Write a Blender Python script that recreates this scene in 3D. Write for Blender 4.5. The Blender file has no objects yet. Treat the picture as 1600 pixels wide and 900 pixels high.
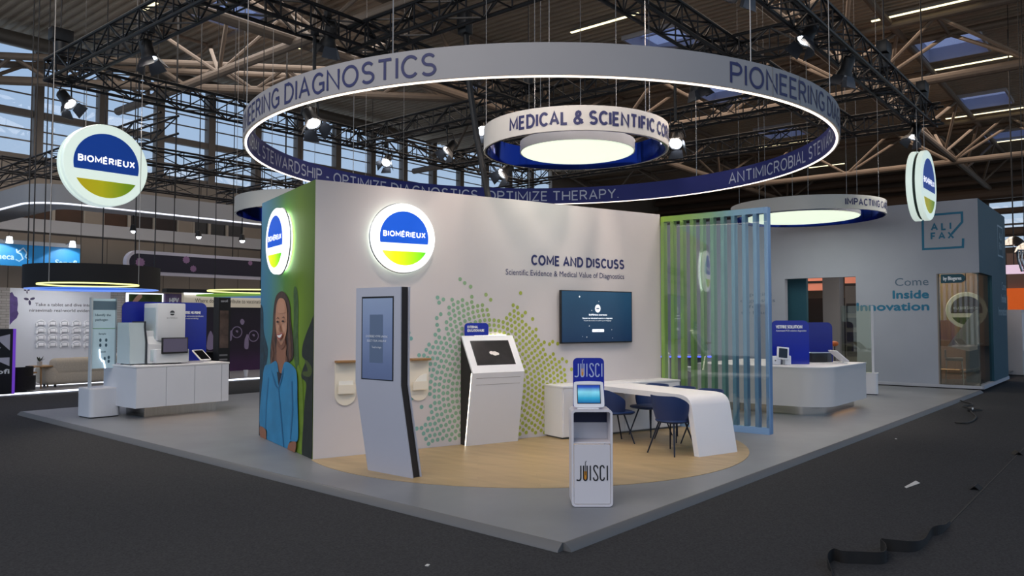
import bpy, bmesh, math, random
from mathutils import Vector, Matrix
random.seed(7)
R = math.radians
scene = bpy.context.scene
COL = scene.collection

# ------------------------------------------------------------ camera, sky, exposure
F = 1210.0                      # focal length in pixels of a 1600 px wide frame
H = 1.72                        # eye height above the stand floor
YAW = R(39.5); PITCH = math.atan(50 / F)
cam_d = bpy.data.cameras.new('camera'); cam = bpy.data.objects.new('camera', cam_d)
COL.objects.link(cam); scene.camera = cam
cam_d.sensor_width = 36; cam_d.lens = F / 1600 * 36; cam_d.clip_end = 400
cam.location = (0, 0, H); cam.rotation_euler = (math.pi / 2 + PITCH, 0, YAW - math.pi / 2)
scene.view_settings.view_transform = 'Standard'; scene.view_settings.look = 'None'
scene.view_settings.gamma = 1; scene.view_settings.use_curve_mapping = False
scene.view_settings.exposure = 0.0

def lin(c):
    return tuple(((v / 255) / 12.92 if v / 255 <= .04045 else ((v / 255 + .055) / 1.055) ** 2.4) for v in c[:3]) + (1,)

world = bpy.data.worlds.new('dusk_sky'); scene.world = world; world.use_nodes = True
nt = world.node_tree; nt.nodes.clear()
wo = nt.nodes.new('ShaderNodeOutputWorld'); bg = nt.nodes.new('ShaderNodeBackground')
tc = nt.nodes.new('ShaderNodeTexCoord'); sx = nt.nodes.new('ShaderNodeSeparateXYZ'); rp = nt.nodes.new('ShaderNodeValToRGB')
rp.color_ramp.elements[0].position = 0.0; rp.color_ramp.elements[0].color = lin((196, 210, 222))
rp.color_ramp.elements[1].position = 0.5; rp.color_ramp.elements[1].color = lin((140, 178, 226))
nt.links.new(tc.outputs['Generated'], sx.inputs[0]); nt.links.new(sx.outputs['Z'], rp.inputs[0])
nt.links.new(rp.outputs[0], bg.inputs[0]); nt.links.new(bg.outputs[0], wo.inputs[0]); bg.inputs[1].default_value = 1.05

def area(name, loc, aim, size, energy, color):
    d = bpy.data.lights.new(name, 'AREA'); d.energy = energy; d.color = color; d.shape = 'RECTANGLE'; d.size, d.size_y = size
    o = bpy.data.objects.new(name, d); COL.objects.link(o); o.location = loc
    o.rotation_euler = (Vector(aim) - Vector(loc)).to_track_quat('-Z', 'Y').to_euler(); return o
# large area fills added for the hall's ambient light, no fixtures behind them
area('hall_light', (-2, 4, 12.0), (9, 5, 0), (10, 10), 1500, (1, .9, .82))
area('hall_light', (34, 12, 12.0), (34, 12, 0), (30, 14), 2600, (1, .8, .64))
area('hall_light', (12, 24, 12.0), (12, 24, 0), (14, 8), 900, (1, .92, .85))

# ------------------------------------------------------------ pixel <-> place helpers
cp, sp = math.cos(PITCH), math.sin(PITCH)
FW = Vector((math.cos(YAW) * cp, math.sin(YAW) * cp, sp)); RT = Vector((math.sin(YAW), -math.cos(YAW), 0))
UP = Vector((-math.cos(YAW) * sp, -math.sin(YAW) * sp, cp)); EYE = Vector((0, 0, H))
def ray(px, py): return FW + RT * ((px - 800) / F) - UP * ((py - 450) / F)
def G(px, py, z=0.0):           # where a measured sight line meets the level z
    d = ray(px, py); return EYE + d * ((z - H) / d.z)
def VP(px, py, p, q):           # where it meets the vertical plane through p, q
    n = Vector((-(q[1] - p[1]), q[0] - p[0], 0)); d = ray(px, py)
    return EYE + d * (n.dot(Vector((p[0], p[1], H)) - EYE) / n.dot(d))
def DP(px, py, Y):              # at forward distance Y
    d = ray(px, py); f = Vector((math.cos(YAW), math.sin(YAW), 0)); return EYE + d * (Y / d.dot(f))

# ------------------------------------------------------------ materials
MATS = {}
def mat(name, rgb, rough=.5, metal=0, noise=None, emit=0, bump=0, spec=.5, ramp=None, stretch=(1, 1, 1), alpha=None, ecol=None):
    if name in MATS: return MATS[name]
    m = bpy.data.materials.new(name); m.use_nodes = True; n = m.node_tree; b = n.nodes['Principled BSDF']
    b.inputs['Base Color'].default_value = lin(rgb); b.inputs['Roughness'].default_value = rough; b.inputs['Metallic'].default_value = metal
    b.inputs['Specular IOR Level'].default_value = spec
    src = None
    t = n.nodes.new('ShaderNodeTexCoord'); mp = n.nodes.new('ShaderNodeMapping'); mp.inputs['Scale'].default_value = stretch
    n.links.new(t.outputs['Object'], mp.inputs['Vector'])
    if ramp:                    # (axis, lo, hi, [(pos, rgb)...]) printed colour blend along a local axis
        ax, lo, hi, stops = ramp
        s = n.nodes.new('ShaderNodeSeparateXYZ'); n.links.new(t.outputs['Object'], s.inputs[0])
        mr = n.nodes.new('ShaderNodeMapRange'); mr.inputs[1].default_value = lo; mr.inputs[2].default_value = hi
        n.links.new(s.outputs['XYZ'.index(ax)], mr.inputs[0])
        cr = n.nodes.new('ShaderNodeValToRGB'); e = cr.color_ramp.elements
        while len(e) < len(stops): e.new(.5)
        for k, (p, c) in enumerate(stops): e[k].position = p; e[k].color = lin(c)
        n.links.new(mr.outputs[0], cr.inputs[0]); src = cr.outputs[0]
    nz = n.nodes.new('ShaderNodeTexNoise'); nz.inputs['Scale'].default_value = noise[0] if noise else 3; nz.inputs['Detail'].default_value = 6
    n.links.new(mp.outputs[0], nz.inputs['Vector'])
    amt = noise[1] if noise else .008
    mx = n.nodes.new('ShaderNodeMix'); mx.data_type = 'RGBA'; mx.blend_type = 'MULTIPLY'; mx.inputs[0].default_value = 1
    g = n.nodes.new('ShaderNodeMapRange'); g.inputs[1].default_value = .3; g.inputs[2].default_value = .7; g.inputs[3].default_value = 1 - amt; g.inputs[4].default_value = 1 + amt
    n.links.new(nz.outputs['Fac'], g.inputs[0])
    if src is None:
        c0 = n.nodes.new('ShaderNodeRGB'); c0.outputs[0].default_value = lin(rgb); src = c0.outputs[0]
    n.links.new(src, mx.inputs[6]); n.links.new(g.outputs[0], mx.inputs[7])
    n.links.new(mx.outputs[2], b.inputs['Base Color'])
    if bump:
        bp = n.nodes.new('ShaderNodeBump'); bp.inputs['Strength'].default_value = bump; bp.inputs['Distance'].default_value = .01
        n.links.new(nz.outputs['Fac'], bp.inputs['Height']); n.links.new(bp.outputs[0], b.inputs['Normal'])
    if emit:
        if ecol: b.inputs['Emission Color'].default_value = lin(ecol)
        else: n.links.new(src, b.inputs['Emission Color'])
        b.inputs['Emission Strength'].default_value = emit
    if alpha is not None: b.inputs['Alpha'].default_value = alpha
    MATS[name] = m; return m

def glass(name, tint, refl=.1, rough=.02):
    if name in MATS: return MATS[name]
    m = bpy.data.materials.new(name); m.use_nodes = True; n = m.node_tree; n.nodes.clear()
    o = n.nodes.new('ShaderNodeOutputMaterial'); t = n.nodes.new('ShaderNodeBsdfTransparent'); g = n.nodes.new('ShaderNodeBsdfGlossy')
    lw = n.nodes.new('ShaderNodeLayerWeight'); fr = n.nodes.new('ShaderNodeMath'); fr.operation = 'POWER'; fr.inputs[1].default_value = 4.5; n.links.new(lw.outputs['Facing'], fr.inputs[0]); ad = n.nodes.new('ShaderNodeMath'); ad.operation = 'ADD'; ad.inputs[1].default_value = refl + .02; ad.use_clamp = True
    mx = n.nodes.new('ShaderNodeMixShader'); t.inputs[0].default_value = lin(tint); g.inputs['Roughness'].default_value = rough
    n.links.new(fr.outputs[0], ad.inputs[0]); n.links.new(ad.outputs[0], mx.inputs[0]); n.links.new(t.outputs[0], mx.inputs[1]); n.links.new(g.outputs[0], mx.inputs[2])
    n.links.new(mx.outputs[0], o.inputs[0]); MATS[name] = m; return m

def wood(name, c1, c2, scale=(1, 1, 1), plank=.18, rough=.45):
    m = mat(name, c1, rough, 0, (6, .12), bump=.02, stretch=scale)
    n = m.node_tree; t = n.nodes.new('ShaderNodeTexCoord'); br = n.nodes.new('ShaderNodeTexBrick')
    mp = n.nodes.new('ShaderNodeMapping'); mp.inputs['Rotation'].default_value = (0, 0, R(48))
    n.links.new(t.outputs['Object'], mp.inputs[0]); n.links.new(mp.outputs[0], br.inputs['Vector'])
    br.inputs['Color1'].default_value = lin(c1); br.inputs['Color2'].default_value = lin(c2); br.inputs['Mortar'].default_value = lin(tuple(v * .93 for v in c1))
    br.inputs['Scale'].default_value = 1; br.inputs['Mortar Size'].default_value = .003; br.inputs['Brick Width'].default_value = 1.3; br.inputs['Row Height'].default_value = plank
    for l in list(n.links):
        if l.to_node.type == 'MIX' and l.to_socket == l.to_node.inputs[6]: n.links.new(br.outputs['Color'], l.to_socket)
    return m

WHITE = mat('white_lacquer', (226, 224, 224), .42, noise=(3, .004))
WALLW = mat('white_stand_wall', (206, 198, 195), .6, noise=(2, .015))
GREYW = mat('grey_stand_wall', (160, 163, 173), .6, noise=(2, .02))
BLACK = mat('black_powder_coat', (20, 20, 22), .5)
TRUSSM = mat('black_rigging_metal', (24, 24, 27), .45, .3)
CHROME = mat('polished_metal', (205, 205, 205), .16, 1)
STEEL = mat('brushed_steel', (190, 186, 178), .22, 1, noise=(30, .08), stretch=(1, 1, .02))
NAVY = mat('navy_print', (40, 44, 92), .6)
BLUEP = mat('blue_acrylic', (10, 34, 160), .18, spec=.6)
BLUEF = mat('navy_shell', (22, 48, 96), .5)
TEALW = mat('teal_stand_wall', (10, 70, 86), .6, noise=(2, .02))
LEDW = mat('white_led', (255, 244, 226), .5, emit=5)
LEDC = mat('cool_white_led', (235, 242, 255), .5, emit=3)
ALU = mat('aluminium', (176, 178, 180), .35, .9)
SCREEND = mat('dark_screen', (16, 17, 20), .08, spec=.6)
INKW = mat('white_lettering', (236, 238, 242), .6)
INKT = mat('teal_lettering', (24, 108, 140), .6)
INKB = mat('black_lettering', (28, 26, 28), .6)
BEIGE = mat('beige_steel_tube', (120, 106, 94), .6, noise=(4, .06))
CABLEM = mat('steel_cable', (150, 148, 146), .4, .7)

# ------------------------------------------------------------ mesh building
class MB:
    def __init__(s): s.v = []; s.f = []
    def add(s, vs, fs):
        o = len(s.v); s.v += [tuple(v) for v in vs]; s.f += [tuple(i + o for i in f) for f in fs]; return s
    def box(s, x0, x1, y0, y1, z0, z1):
        v = [(x, y, z) for z in (z0, z1) for y in (y0, y1) for x in (x0, x1)]
        return s.add(v, [(0, 2, 3, 1), (4, 5, 7, 6), (0, 1, 5, 4), (2, 6, 7, 3), (0, 4, 6, 2), (1, 3, 7, 5)])
    def rbox(s, x0, x1, y0, y1, z0, z1, r=.01, n=2):
        bm = bmesh.new(); bmesh.ops.create_cube(bm, size=1)
        for v in bm.verts: v.co = Vector(((x0 + x1) / 2 + v.co.x * (x1 - x0), (y0 + y1) / 2 + v.co.y * (y1 - y0), (z0 + z1) / 2 + v.co.z * (z1 - z0)))
        bmesh.ops.bevel(bm, geom=bm.edges[:], offset=r, segments=n, affect='EDGES', profile=.5)
        bm.verts.index_update(); s.add([v.co for v in bm.verts], [[v.index for v in f.verts] for f in bm.faces]); bm.free(); return s
    def ext(s, poly, fn):       # poly (a,b) extruded: fn(a,b,0|1) -> point
        n = len(poly); v = [fn(a, b, 0) for a, b in poly] + [fn(a, b, 1) for a, b in poly]
        return s.add(v, [tuple(range(n))[::-1], tuple(range(n, 2 * n))] + [(i, (i + 1) % n, n + (i + 1) % n, n + i) for i in range(n)])
    def prism(s, poly, z0, z1): return s.ext(poly, lambda a, b, k: (a, b, z1 if k else z0))
    def exy(s, poly, y0, y1): return s.ext(poly, lambda a, b, k: (a, y1 if k else y0, b))     # poly in x,z
    def exx(s, poly, x0, x1): return s.ext(poly, lambda a, b, k: (x1 if k else x0, a, b))     # poly in y,z
    def tube(s, path, r, n=8, cap=True, closed=False):
        P = [Vector(p) for p in path]; m = len(P); rings = []
        for i, p in enumerate(P):
            if closed: t = (P[(i + 1) % m] - P[i - 1])
            else: t = (P[min(i + 1, m - 1)] - P[max(i - 1, 0)])
            t.normalize(); a = t.cross(Vector((0, 0, 1)))
            if a.length < 1e-3: a = t.cross(Vector((1, 0, 0)))
            a.normalize(); b = t.cross(a)
            rr = r[i] if isinstance(r, (list, tuple)) else r
            rings.append([p + a * (rr * math.cos(2 * math.pi * k / n)) + b * (rr * math.sin(2 * math.pi * k / n)) for k in range(n)])
        fs = []
        for i in range(m if closed else m - 1):
            j = (i + 1) % m
            for k in range(n): fs.append((i * n + k, i * n + (k + 1) % n, j * n + (k + 1) % n, j * n + k))
        if cap and not closed: fs += [tuple(range(n))[::-1], tuple(range((m - 1) * n, m * n))]
        return s.add([v for q in rings for v in q], fs)
    def lathe(s, prof, c=(0, 0, 0), n=32, M=None):   # prof (r,z)
        v = []
        for r, z in prof:
            for k in range(n):
                a = 2 * math.pi * k / n; q = Vector((r * math.cos(a), r * math.sin(a), z))
                v.append((M @ q if M else q) + Vector(c))
        fs = []
        for i in range(len(prof) - 1):
            for k in range(n): fs.append((i * n + k, i * n + (k + 1) % n, (i + 1) * n + (k + 1) % n, (i + 1) * n + k))
        if prof[0][0] > 1e-5: fs.append(tuple(range(n))[::-1])
        if prof[-1][0] > 1e-5: fs.append(tuple(range((len(prof) - 1) * n, len(prof) * n)))
        return s.add(v, fs)
    def band(s, R0, R1, z0, z1, c=(0, 0), n=128):    # a ring of rectangular section
        v = []; fs = []
        for k in range(n):
            a = 2 * math.pi * k / n
            for r, z in ((R0, z0), (R1, z0), (R1, z1), (R0, z1)): v.append((c[0] + r * math.cos(a), c[1] + r * math.sin(a), z))
        for k in range(n):
            j = (k + 1) % n
            for q in range(4): fs.append((k * 4 + q, k * 4 + (q + 1) % 4, j * 4 + (q + 1) % 4, j * 4 + q))
        return s.add(v, fs)
    def bar(s, p, q, w, h=None):
        p, q = Vector(p), Vector(q); t = (q - p).normalized(); a = t.cross(Vector((0, 0, 1)))
        if a.length < 1e-3: a = Vector((1, 0, 0))
        a.normalize(); b = a.cross(t); h = h or w
        v = [e + a * (w / 2 * i) + b * (h / 2 * j) for e in (p, q) for i, j in ((-1, -1), (1, -1), (1, 1), (-1, 1))]
        return s.add(v, [(3, 2, 1, 0), (4, 5, 6, 7)] + [(k, (k + 1) % 4, 4 + (k + 1) % 4, 4 + k) for k in range(4)])
    def sphere(s, c, r, n=16, sc=(1, 1, 1)):
        prof = [(max(1e-6, math.sin(math.pi * k / n)), -math.cos(math.pi * k / n)) for k in range(n + 1)]
        o = len(s.v); s.lathe([(a if 0 < i < n else 0, b) for i, (a, b) in enumerate(prof)], n=n * 2)
        for i in range(o, len(s.v)): q = s.v[i]; s.v[i] = (c[0] + q[0] * r * sc[0], c[1] + q[1] * r * sc[1], c[2] + q[2] * r * sc[2])
        return s
    def build(s, name, m, parent=None, smooth=True, ang=32, label=None, fix=True):
        me = bpy.data.meshes.new(name); me.from_pydata(s.v, [], s.f)
        if fix:
            bm = bmesh.new(); bm.from_mesh(me); bmesh.ops.remove_doubles(bm, verts=bm.verts[:], dist=1e-5); bmesh.ops.recalc_face_normals(bm, faces=bm.faces[:]); bm.to_mesh(me); bm.free()
        if smooth:
            me.polygons.foreach_set('use_smooth', [True] * len(me.polygons)); me.set_sharp_from_angle(angle=R(ang))
        me.materials.append(m); o = bpy.data.objects.new(name, me); COL.objects.link(o)
        if parent: o.parent = parent
        if label: o['label'] = label
        return o

def tag(o, label=None, cat=None, group=None, kind=None):
    if label: o['label'] = label
    if cat: o['category'] = cat
    if group: o['group'] = group
    if kind: o['kind'] = kind
    return o
def thing(name, label, cat, loc=(0, 0, 0), rz=0, group=None):
    o = bpy.data.objects.new(name, None); COL.objects.link(o); o.location = loc; o.rotation_euler = (0, 0, R(rz)); o.empty_display_size = .2
    return tag(o, label, cat, group)
def dup(root, loc, rz, label, group=None):
    def cpy(o, par):
        c = o.copy(); COL.objects.link(c)
        if par: c.parent = par
        for ch in [x for x in bpy.data.objects if x.parent == o]: cpy(ch, c)
        return c
    c = cpy(root, None); c.location = loc; c.rotation_euler = (0, 0, R(rz)); c['label'] = label
    if group: c['group'] = group
    return c

def rrect(x0, x1, y0, y1, r, n=6, corners=(1, 1, 1, 1)):
    pts = []
    for k, (cx, cy, a0) in enumerate(((x1, y0, -90), (x1, y1, 0), (x0, y1, 90), (x0, y0, 180))):
        if corners[k]:
            ox = cx - r if k < 2 else cx + r; oy = cy + r if k in (0, 3) else cy - r
            pts += [(ox + r * math.cos(R(a0 + 90 * j / n)), oy + r * math.sin(R(a0 + 90 * j / n))) for j in range(n + 1)]
        else: pts.append((cx, cy))
    return pts
def smooth_poly(pts, n=5):
    out = []; m = len(pts)
    for i in range(m):
        p0, p1, p2, p3 = (Vector(pts[(i + k) % m]).to_2d() for k in (-1, 0, 1, 2))
        for j in range(n):
            t = j / n; q = .5 * (2 * p1 + (p2 - p0) * t + (2 * p0 - 5 * p1 + 4 * p2 - p3) * t * t + (3 * p1 - p0 - 3 * p2 + p3) * t ** 3)
            out.append((q.x, q.y))
    return out
def smooth_path(pts, n=6):
    P = [Vector(p) for p in pts]; P = [P[0]] + P + [P[-1]]; out = []
    for i in range(1, len(P) - 2):
        p0, p1, p2, p3 = P[i - 1], P[i], P[i + 1], P[i + 2]
        for j in range(n):
            t = j / n; out.append(.5 * (2 * p1 + (p2 - p0) * t + (2 * p0 - 5 * p1 + 4 * p2 - p3) * t * t + (3 * p1 - p0 - 3 * p2 + p3) * t ** 3))
    return out + [P[-2]]

_caps = {}
def text2d(s, cap, width=None, bold=0.0, space=1.0):
    """flat lettering as verts/faces, cap height `cap`, first glyph at x=0, baseline 0; bold = extra stroke (share of cap), struck several times"""
    def mk(t):
        cu = bpy.data.curves.new('t', 'FONT'); cu.body = t; cu.size = 1; cu.resolution_u = 3; cu.space_character = space
        o = bpy.data.objects.new('t', cu); COL.objects.link(o)
        me = bpy.data.meshes.new_from_object(o.evaluated_get(bpy.context.evaluated_depsgraph_get()))
        v = [tuple(x.co) for x in me.vertices]; f = [tuple(p.vertices) for p in me.polygons]
        bpy.data.objects.remove(o); bpy.data.curves.remove(cu); bpy.data.meshes.remove(me); return v, f
    if not _caps:
        v, f = mk('H'); _caps[0] = max(q[1] for q in v) - min(q[1] for q in v)
    v, f = mk(s); k = cap / _caps[0]; x0 = min(q[0] for q in v); w = (max(q[0] for q in v) - x0) * k
    kx = k * (width / w if width else 1)
    v = [((q[0] - x0) * kx, q[1] * k) for q in v]
    if bold:
        e = bold * cap; V = []; Fc = []
        for q, (dx, dy) in enumerate(((-e, 0), (e, 0), (0, e), (0, -e), (0, 0))):
            o = len(V); V += [(a + dx, b + dy, q * .0004) for a, b in v]; Fc += [tuple(i + o for i in q) for q in f]
        return V, Fc, (width or w)
    return [(a, b, 0) for a, b in v], f, (width or w)
def lettering(name, s, cap, o, u, parent, m, width=None, bold=0.0, align='l', up=(0, 0, 1), label=None, space=1.0, mb=None):
    v, f, w = text2d(s, cap, width, bold, space); o = Vector(o); u = Vector(u).normalized(); up = Vector(up).normalized()
    dx = {'l': 0, 'c': -w / 2, 'r': -w}[align]
    nn = u.cross(up); vs = [o + u * (a + dx) + up * b + nn * d for a, b, d in v]
    if mb is not None: mb.add(vs, f); return mb
    return MB().add(vs, f).build(name, m, parent, smooth=False, label=label, fix=False)
def strokes(paths, w):          # flat pen strokes in a 2-D plane, mitred joins -> verts, faces
    V, Fc = [], []
    for p in paths:
        P = [Vector((a, b)) for a, b in p]; n = len(P); o = len(V)
        for i in range(n):
            t0 = (P[i] - P[i - 1]).normalized() if i else None; t1 = (P[i + 1] - P[i]).normalized() if i < n - 1 else None
            if t0 is None: t0 = t1
            if t1 is None: t1 = t0
            n0 = Vector((-t0.y, t0.x)); n1 = Vector((-t1.y, t1.x)); m = n0 + n1
            m = m.normalized() if m.length > 1e-4 else n0
            k = min(1.7, 1 / max(.2, m.dot(n0))) * w / 2
            V += [tuple(P[i] + m * k), tuple(P[i] - m * k)]
        Fc += [(o + 2 * i, o + 2 * i + 1, o + 2 * i + 3, o + 2 * i + 2) for i in range(n - 1)]
    return V, Fc
def arc(cx, cy, r, a0, a1, n=10, ry=None): return [(cx + r * math.cos(R(a0 + (a1 - a0) * k / n)), cy + (ry or r) * math.sin(R(a0 + (a1 - a0) * k / n))) for k in range(n + 1)]
GL_ = {'A': [[(0, 0), (.35, 1), (.70, 0)], [(.12, .33), (.58, .33)]], 'B': [[(0, .53), (.3, .53)] + arc(.3, .765, .24, -90, 90, 10, .235) + [(0, 1), (0, 0), (.3, 0)] + arc(.3, .265, .28, -90, 90, 10, .265)],
 'C': [arc(.36, .5, .36, 42, 318, 20, .5)], 'D': [[(.24, 0), (0, 0), (0, 1), (.24, 1)] + arc(.24, .5, .42, 90, -90, 16, .5)], 'E': [[(.5, 0), (0, 0), (0, 1), (.5, 1)], [(0, .52), (.44, .52)]], 'F': [[(0, 0), (0, 1), (.48, 1)], [(0, .5), (.42, .5)]],
 'G': [arc(.36, .5, .36, 42, 300, 20, .5) + [(.68, .12), (.68, .46), (.40, .46)]], 'H': [[(0, 0), (0, 1)], [(.66, 0), (.66, 1)], [(0, .5), (.66, .5)]], 'I': [[(0, 0), (0, 1)]], 'L': [[(0, 1), (0, 0), (.46, 0)]],
 'M': [[(0, 0), (0, 1), (.41, .25), (.82, 1), (.82, 0)]], 'N': [[(0, 0), (0, 1), (.66, 0), (.66, 1)]], 'O': [arc(.39, .5, .39, 90, 450, 32, .5)], 'P': [[(0, 0), (0, 1), (.3, 1)] + arc(.3, .735, .26, 90, -90, 12, .265) + [(0, .47)]],
 'R': [[(0, 0), (0, 1), (.3, 1)] + arc(.3, .735, .26, 90, -90, 12, .265) + [(0, .47)], [(.3, .47), (.60, 0)]], 'S': [arc(.28, .75, .25, 28, 270, 14, .25) + arc(.28, .25, .28, 90, -152, 14, .25)[1:]], 'T': [[(0, 1), (.62, 1)], [(.31, 1), (.31, 0)]],
 'U': [[(0, 1), (0, .32)] + arc(.32, .32, .32, 180, 360, 14) + [(.64, 1)]], 'V': [[(0, 1), (.34, 0), (.68, 1)]], 'W': [[(0, 1), (.25, 0), (.5, 1), (.75, 0), (1, 1)]], 'X': [[(0, 0), (.62, 1)], [(0, 1), (.62, 0)]], 'Y': [[(0, 1), (.33, .48), (.66, 1)], [(.33, .48), (.33, 0)]],
 'Z': [[(0, 1), (.56, 1), (0, 0), (.58, 0)]], '-': [[(0, .42), (.3, .42)]], '.': [[(0, 0), (0, .06)]], ',': [[(.06, .06), (0, -.16)]],
 '&': [[(.72, 0), (.2, .64), (.16, .8), (.22, .94), (.35, 1), (.47, .94), (.5, .8), (.43, .67), (.13, .45), (.02, .3), (.02, .16), (.1, .04), (.25, 0), (.41, .04), (.55, .17), (.66, .38)]]}
GL_['\u00c9'] = GL_['E'] + [[(.17, 1.13), (.36, 1.3)]]
def caps2d(s, cap, width=None, weight=.1, gap=.13):
    """upright sans capitals drawn with an even pen"""
    paths = []; x = 0
    for ch in s:
        if ch == ' ': x += .34; continue
        g = GL_[ch]; w = max(q[0] for p in g for q in p)
        for p in g: paths.append([(x + weight / 2 + a, weight / 2 + b * (1 - weight)) for a, b in p])
        x += w + weight + gap
    W = (x - gap) * cap; kx = cap * (width / W if width else 1)
    V, Fc = [], []
    for k, p in enumerate(paths):
        v, f = strokes([[(a * kx / cap, b) for a, b in p]], weight); o = len(V)
        V += [(a * cap, b * cap, .0004 * (k % 3)) for a, b in v]; Fc += [tuple(i + o for i in q) for q in f]
    return V, Fc, (width or W)
def caps_words(s, cap, width=None, weight=.1, gap=.13):
    """the same lettering, one (verts, faces) per word at its place in the line"""
    W = caps2d(s, cap, None, weight, gap)[2]; kx = width / W if width else 1; out = []; words = s.split(' ')
    for i, w in enumerate(words):
        x0 = 0 if i == 0 else caps2d(' '.join(words[:i]), cap, None, weight, gap)[2] + (gap + .34) * cap
        ww = caps2d(w, cap, None, weight, gap)[2]; v, f, _ = caps2d(w, cap, ww * kx, weight, gap)
        out.append(([(a + x0 * kx, b, d) for a, b, d in v], f))
    return out, (width or W)
def caps(name, s, cap, o, u, parent, m, width=None, weight=.1, align='l', up=(0, 0, 1), label=None, gap=.13):
    v, f, w = caps2d(s, cap, width, weight, gap); o = Vector(o); u = Vector(u).normalized(); up = Vector(up).normalized(); dx = {'l': 0, 'c': -w / 2, 'r': -w}[align]
    nn = u.cross(up); return MB().add([o + u * (a + dx) + up * b + nn * d for a, b, d in v], f).build(name, m, parent, smooth=False, label=label, fix=False)
def S(o, kind='structure', label=None, cat=None): tag(o, label, cat, None, kind); return o
# ============================================================ THE HALL
FZ = -0.06
carpet = mat('dark_exhibition_carpet', (58, 58, 59), .95, noise=(60, .28), bump=.25, spec=.1)
S(MB().box(-14, 66, -40, 40, FZ - .3, FZ).build('floor', carpet))

# --- stand platform with a bevelled metal kerb
plat = [(4.93, 3.55), (22.02, 3.28), (22.02, 16.45), (5.44, 16.45)]
stagem = mat('grey_vinyl_floor', (122, 124, 127), .38, noise=(1.3, .1), stretch=(1, 1, 1), spec=.35)
pf = MB().prism(plat, FZ, 0).build('platform_floor', stagem); S(pf, label='grey vinyl platform floor of the stand, standing on dark carpet', cat='floor')
kerb = MB(); a, b, d = Vector(plat[0] + (0,)), Vector(plat[1] + (0,)), Vector(plat[3] + (0,))
def kerbrun(p, q, n):
    n = Vector(n); prof = [(0, .002), (.012, .003), (.07, -.045), (.075, FZ), (0, FZ)]
    kerb.add([e + n * k[0] + Vector((0, 0, k[1])) for e in (p, q) for k in prof], [(0, 1, 6, 5), (1, 2, 7, 6), (2, 3, 8, 7), (4, 3, 2, 1, 0), (5, 6, 7, 8, 9)])
kerbrun(a, b, (0, -1, 0)); kerbrun(d, a, (-1, 0, 0))
kerb.build('edge_trim', mat('grey_metal_kerb', (104, 103, 102), .5, .1), pf)

# --- round wood floor patch, cut where the stand wall starts
A = R(-17.2); CX, CY = 5.87, 8.03; av = Vector((math.cos(A), math.sin(A), 0)); bv = Vector((-av.y, av.x, 0)); C0 = Vector((CX, CY, 0))
woodm = wood('oak_vinyl_planks', (170, 147, 108), (163, 139, 101), (1, .12, 1), .13, .42)
pts = []
for k in range(241):
    t = 2 * math.pi * k / 240; p = Vector((8.63 + 3.02 * math.cos(t), 6.86 + 3.02 * math.sin(t), 0))
    if (p - C0).dot(bv) < .03: pts.append((p.x, p.y))
i0 = max(range(len(pts)), key=lambda i: (Vector(pts[i]) - Vector(pts[i - 1])).length); pts = pts[i0:] + pts[:i0]
MB().prism(pts, 0, .004).build('wood_inlay', woodm, pf, label='pale oak plank inlay, round')

# --- corrugated roof deck with skylight openings
ZC = 12.7
sky = [(33.6, 35.9, 4.7, 7.0), (43.2, 45.4, 5.0, 7.3), (33.8, 36.0, 14.6, 16.7), (25.9, 28.1, 13.3, 15.6), (43.2, 45.4, 15.2, 17.4), (13.2, 15.6, 24.0, 26.2), (24.6, 26.8, 23.6, 25.8), (52.6, 54.8, 5.2, 7.4)]
deck = MB(); pitch = .34; prof = [(0, 0), (.1, 0), (.14, .09), (.3, .09), (.34, 0)]
for i in range(int(70 / pitch)):
    x = -6 + i * pitch; iv = [(-8.0, 34.2)]
    for (x0, x1, y0, y1) in sky:
        if x + pitch > x0 and x < x1: iv = [q for (p0, p1) in iv for q in ([(p0, p1)] if y1 < p0 or y0 > p1 else [(p0, y0), (y1, p1)])]
    for p0, p1 in iv:
        deck.add([(x + u, y, ZC + w) for y in (p0, p1) for u, w in prof], [(k, k + 1, k + 6, k + 5) for k in range(4)])
S(deck.build('ceiling', mat('roof_deck', (176, 160, 142), .65, noise=(.5, .12)), fix=False))
curbm = mat('skylight_curb', (196, 194, 202), .6); skyg = glass('skylight_glazing', (225, 222, 235), .02)
for i, (x0, x1, y0, y1) in enumerate(sky):
    x0 -= .3; x1 += .3
    m = MB()
    for q in ((x0, x0 + .08, y0, y1), (x1 - .08, x1, y0, y1), (x0 + .08, x1 - .08, y0, y0 + .08), (x0 + .08, x1 - .08, y1 - .08, y1)): m.box(q[0], q[1], q[2], q[3], ZC - .12, ZC + .45)
    o = S(m.build('window_%d' % (i + 1), curbm))
    MB().box(x0, x1, y0, y1, ZC + .4, ZC + .42).build('pane', skyg, o)
    MB().box((x0 + x1) / 2 - .04, (x0 + x1) / 2 + .04, y0, y1, ZC + .34, ZC + .4).build('glazing_bar', curbm, o)

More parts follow.
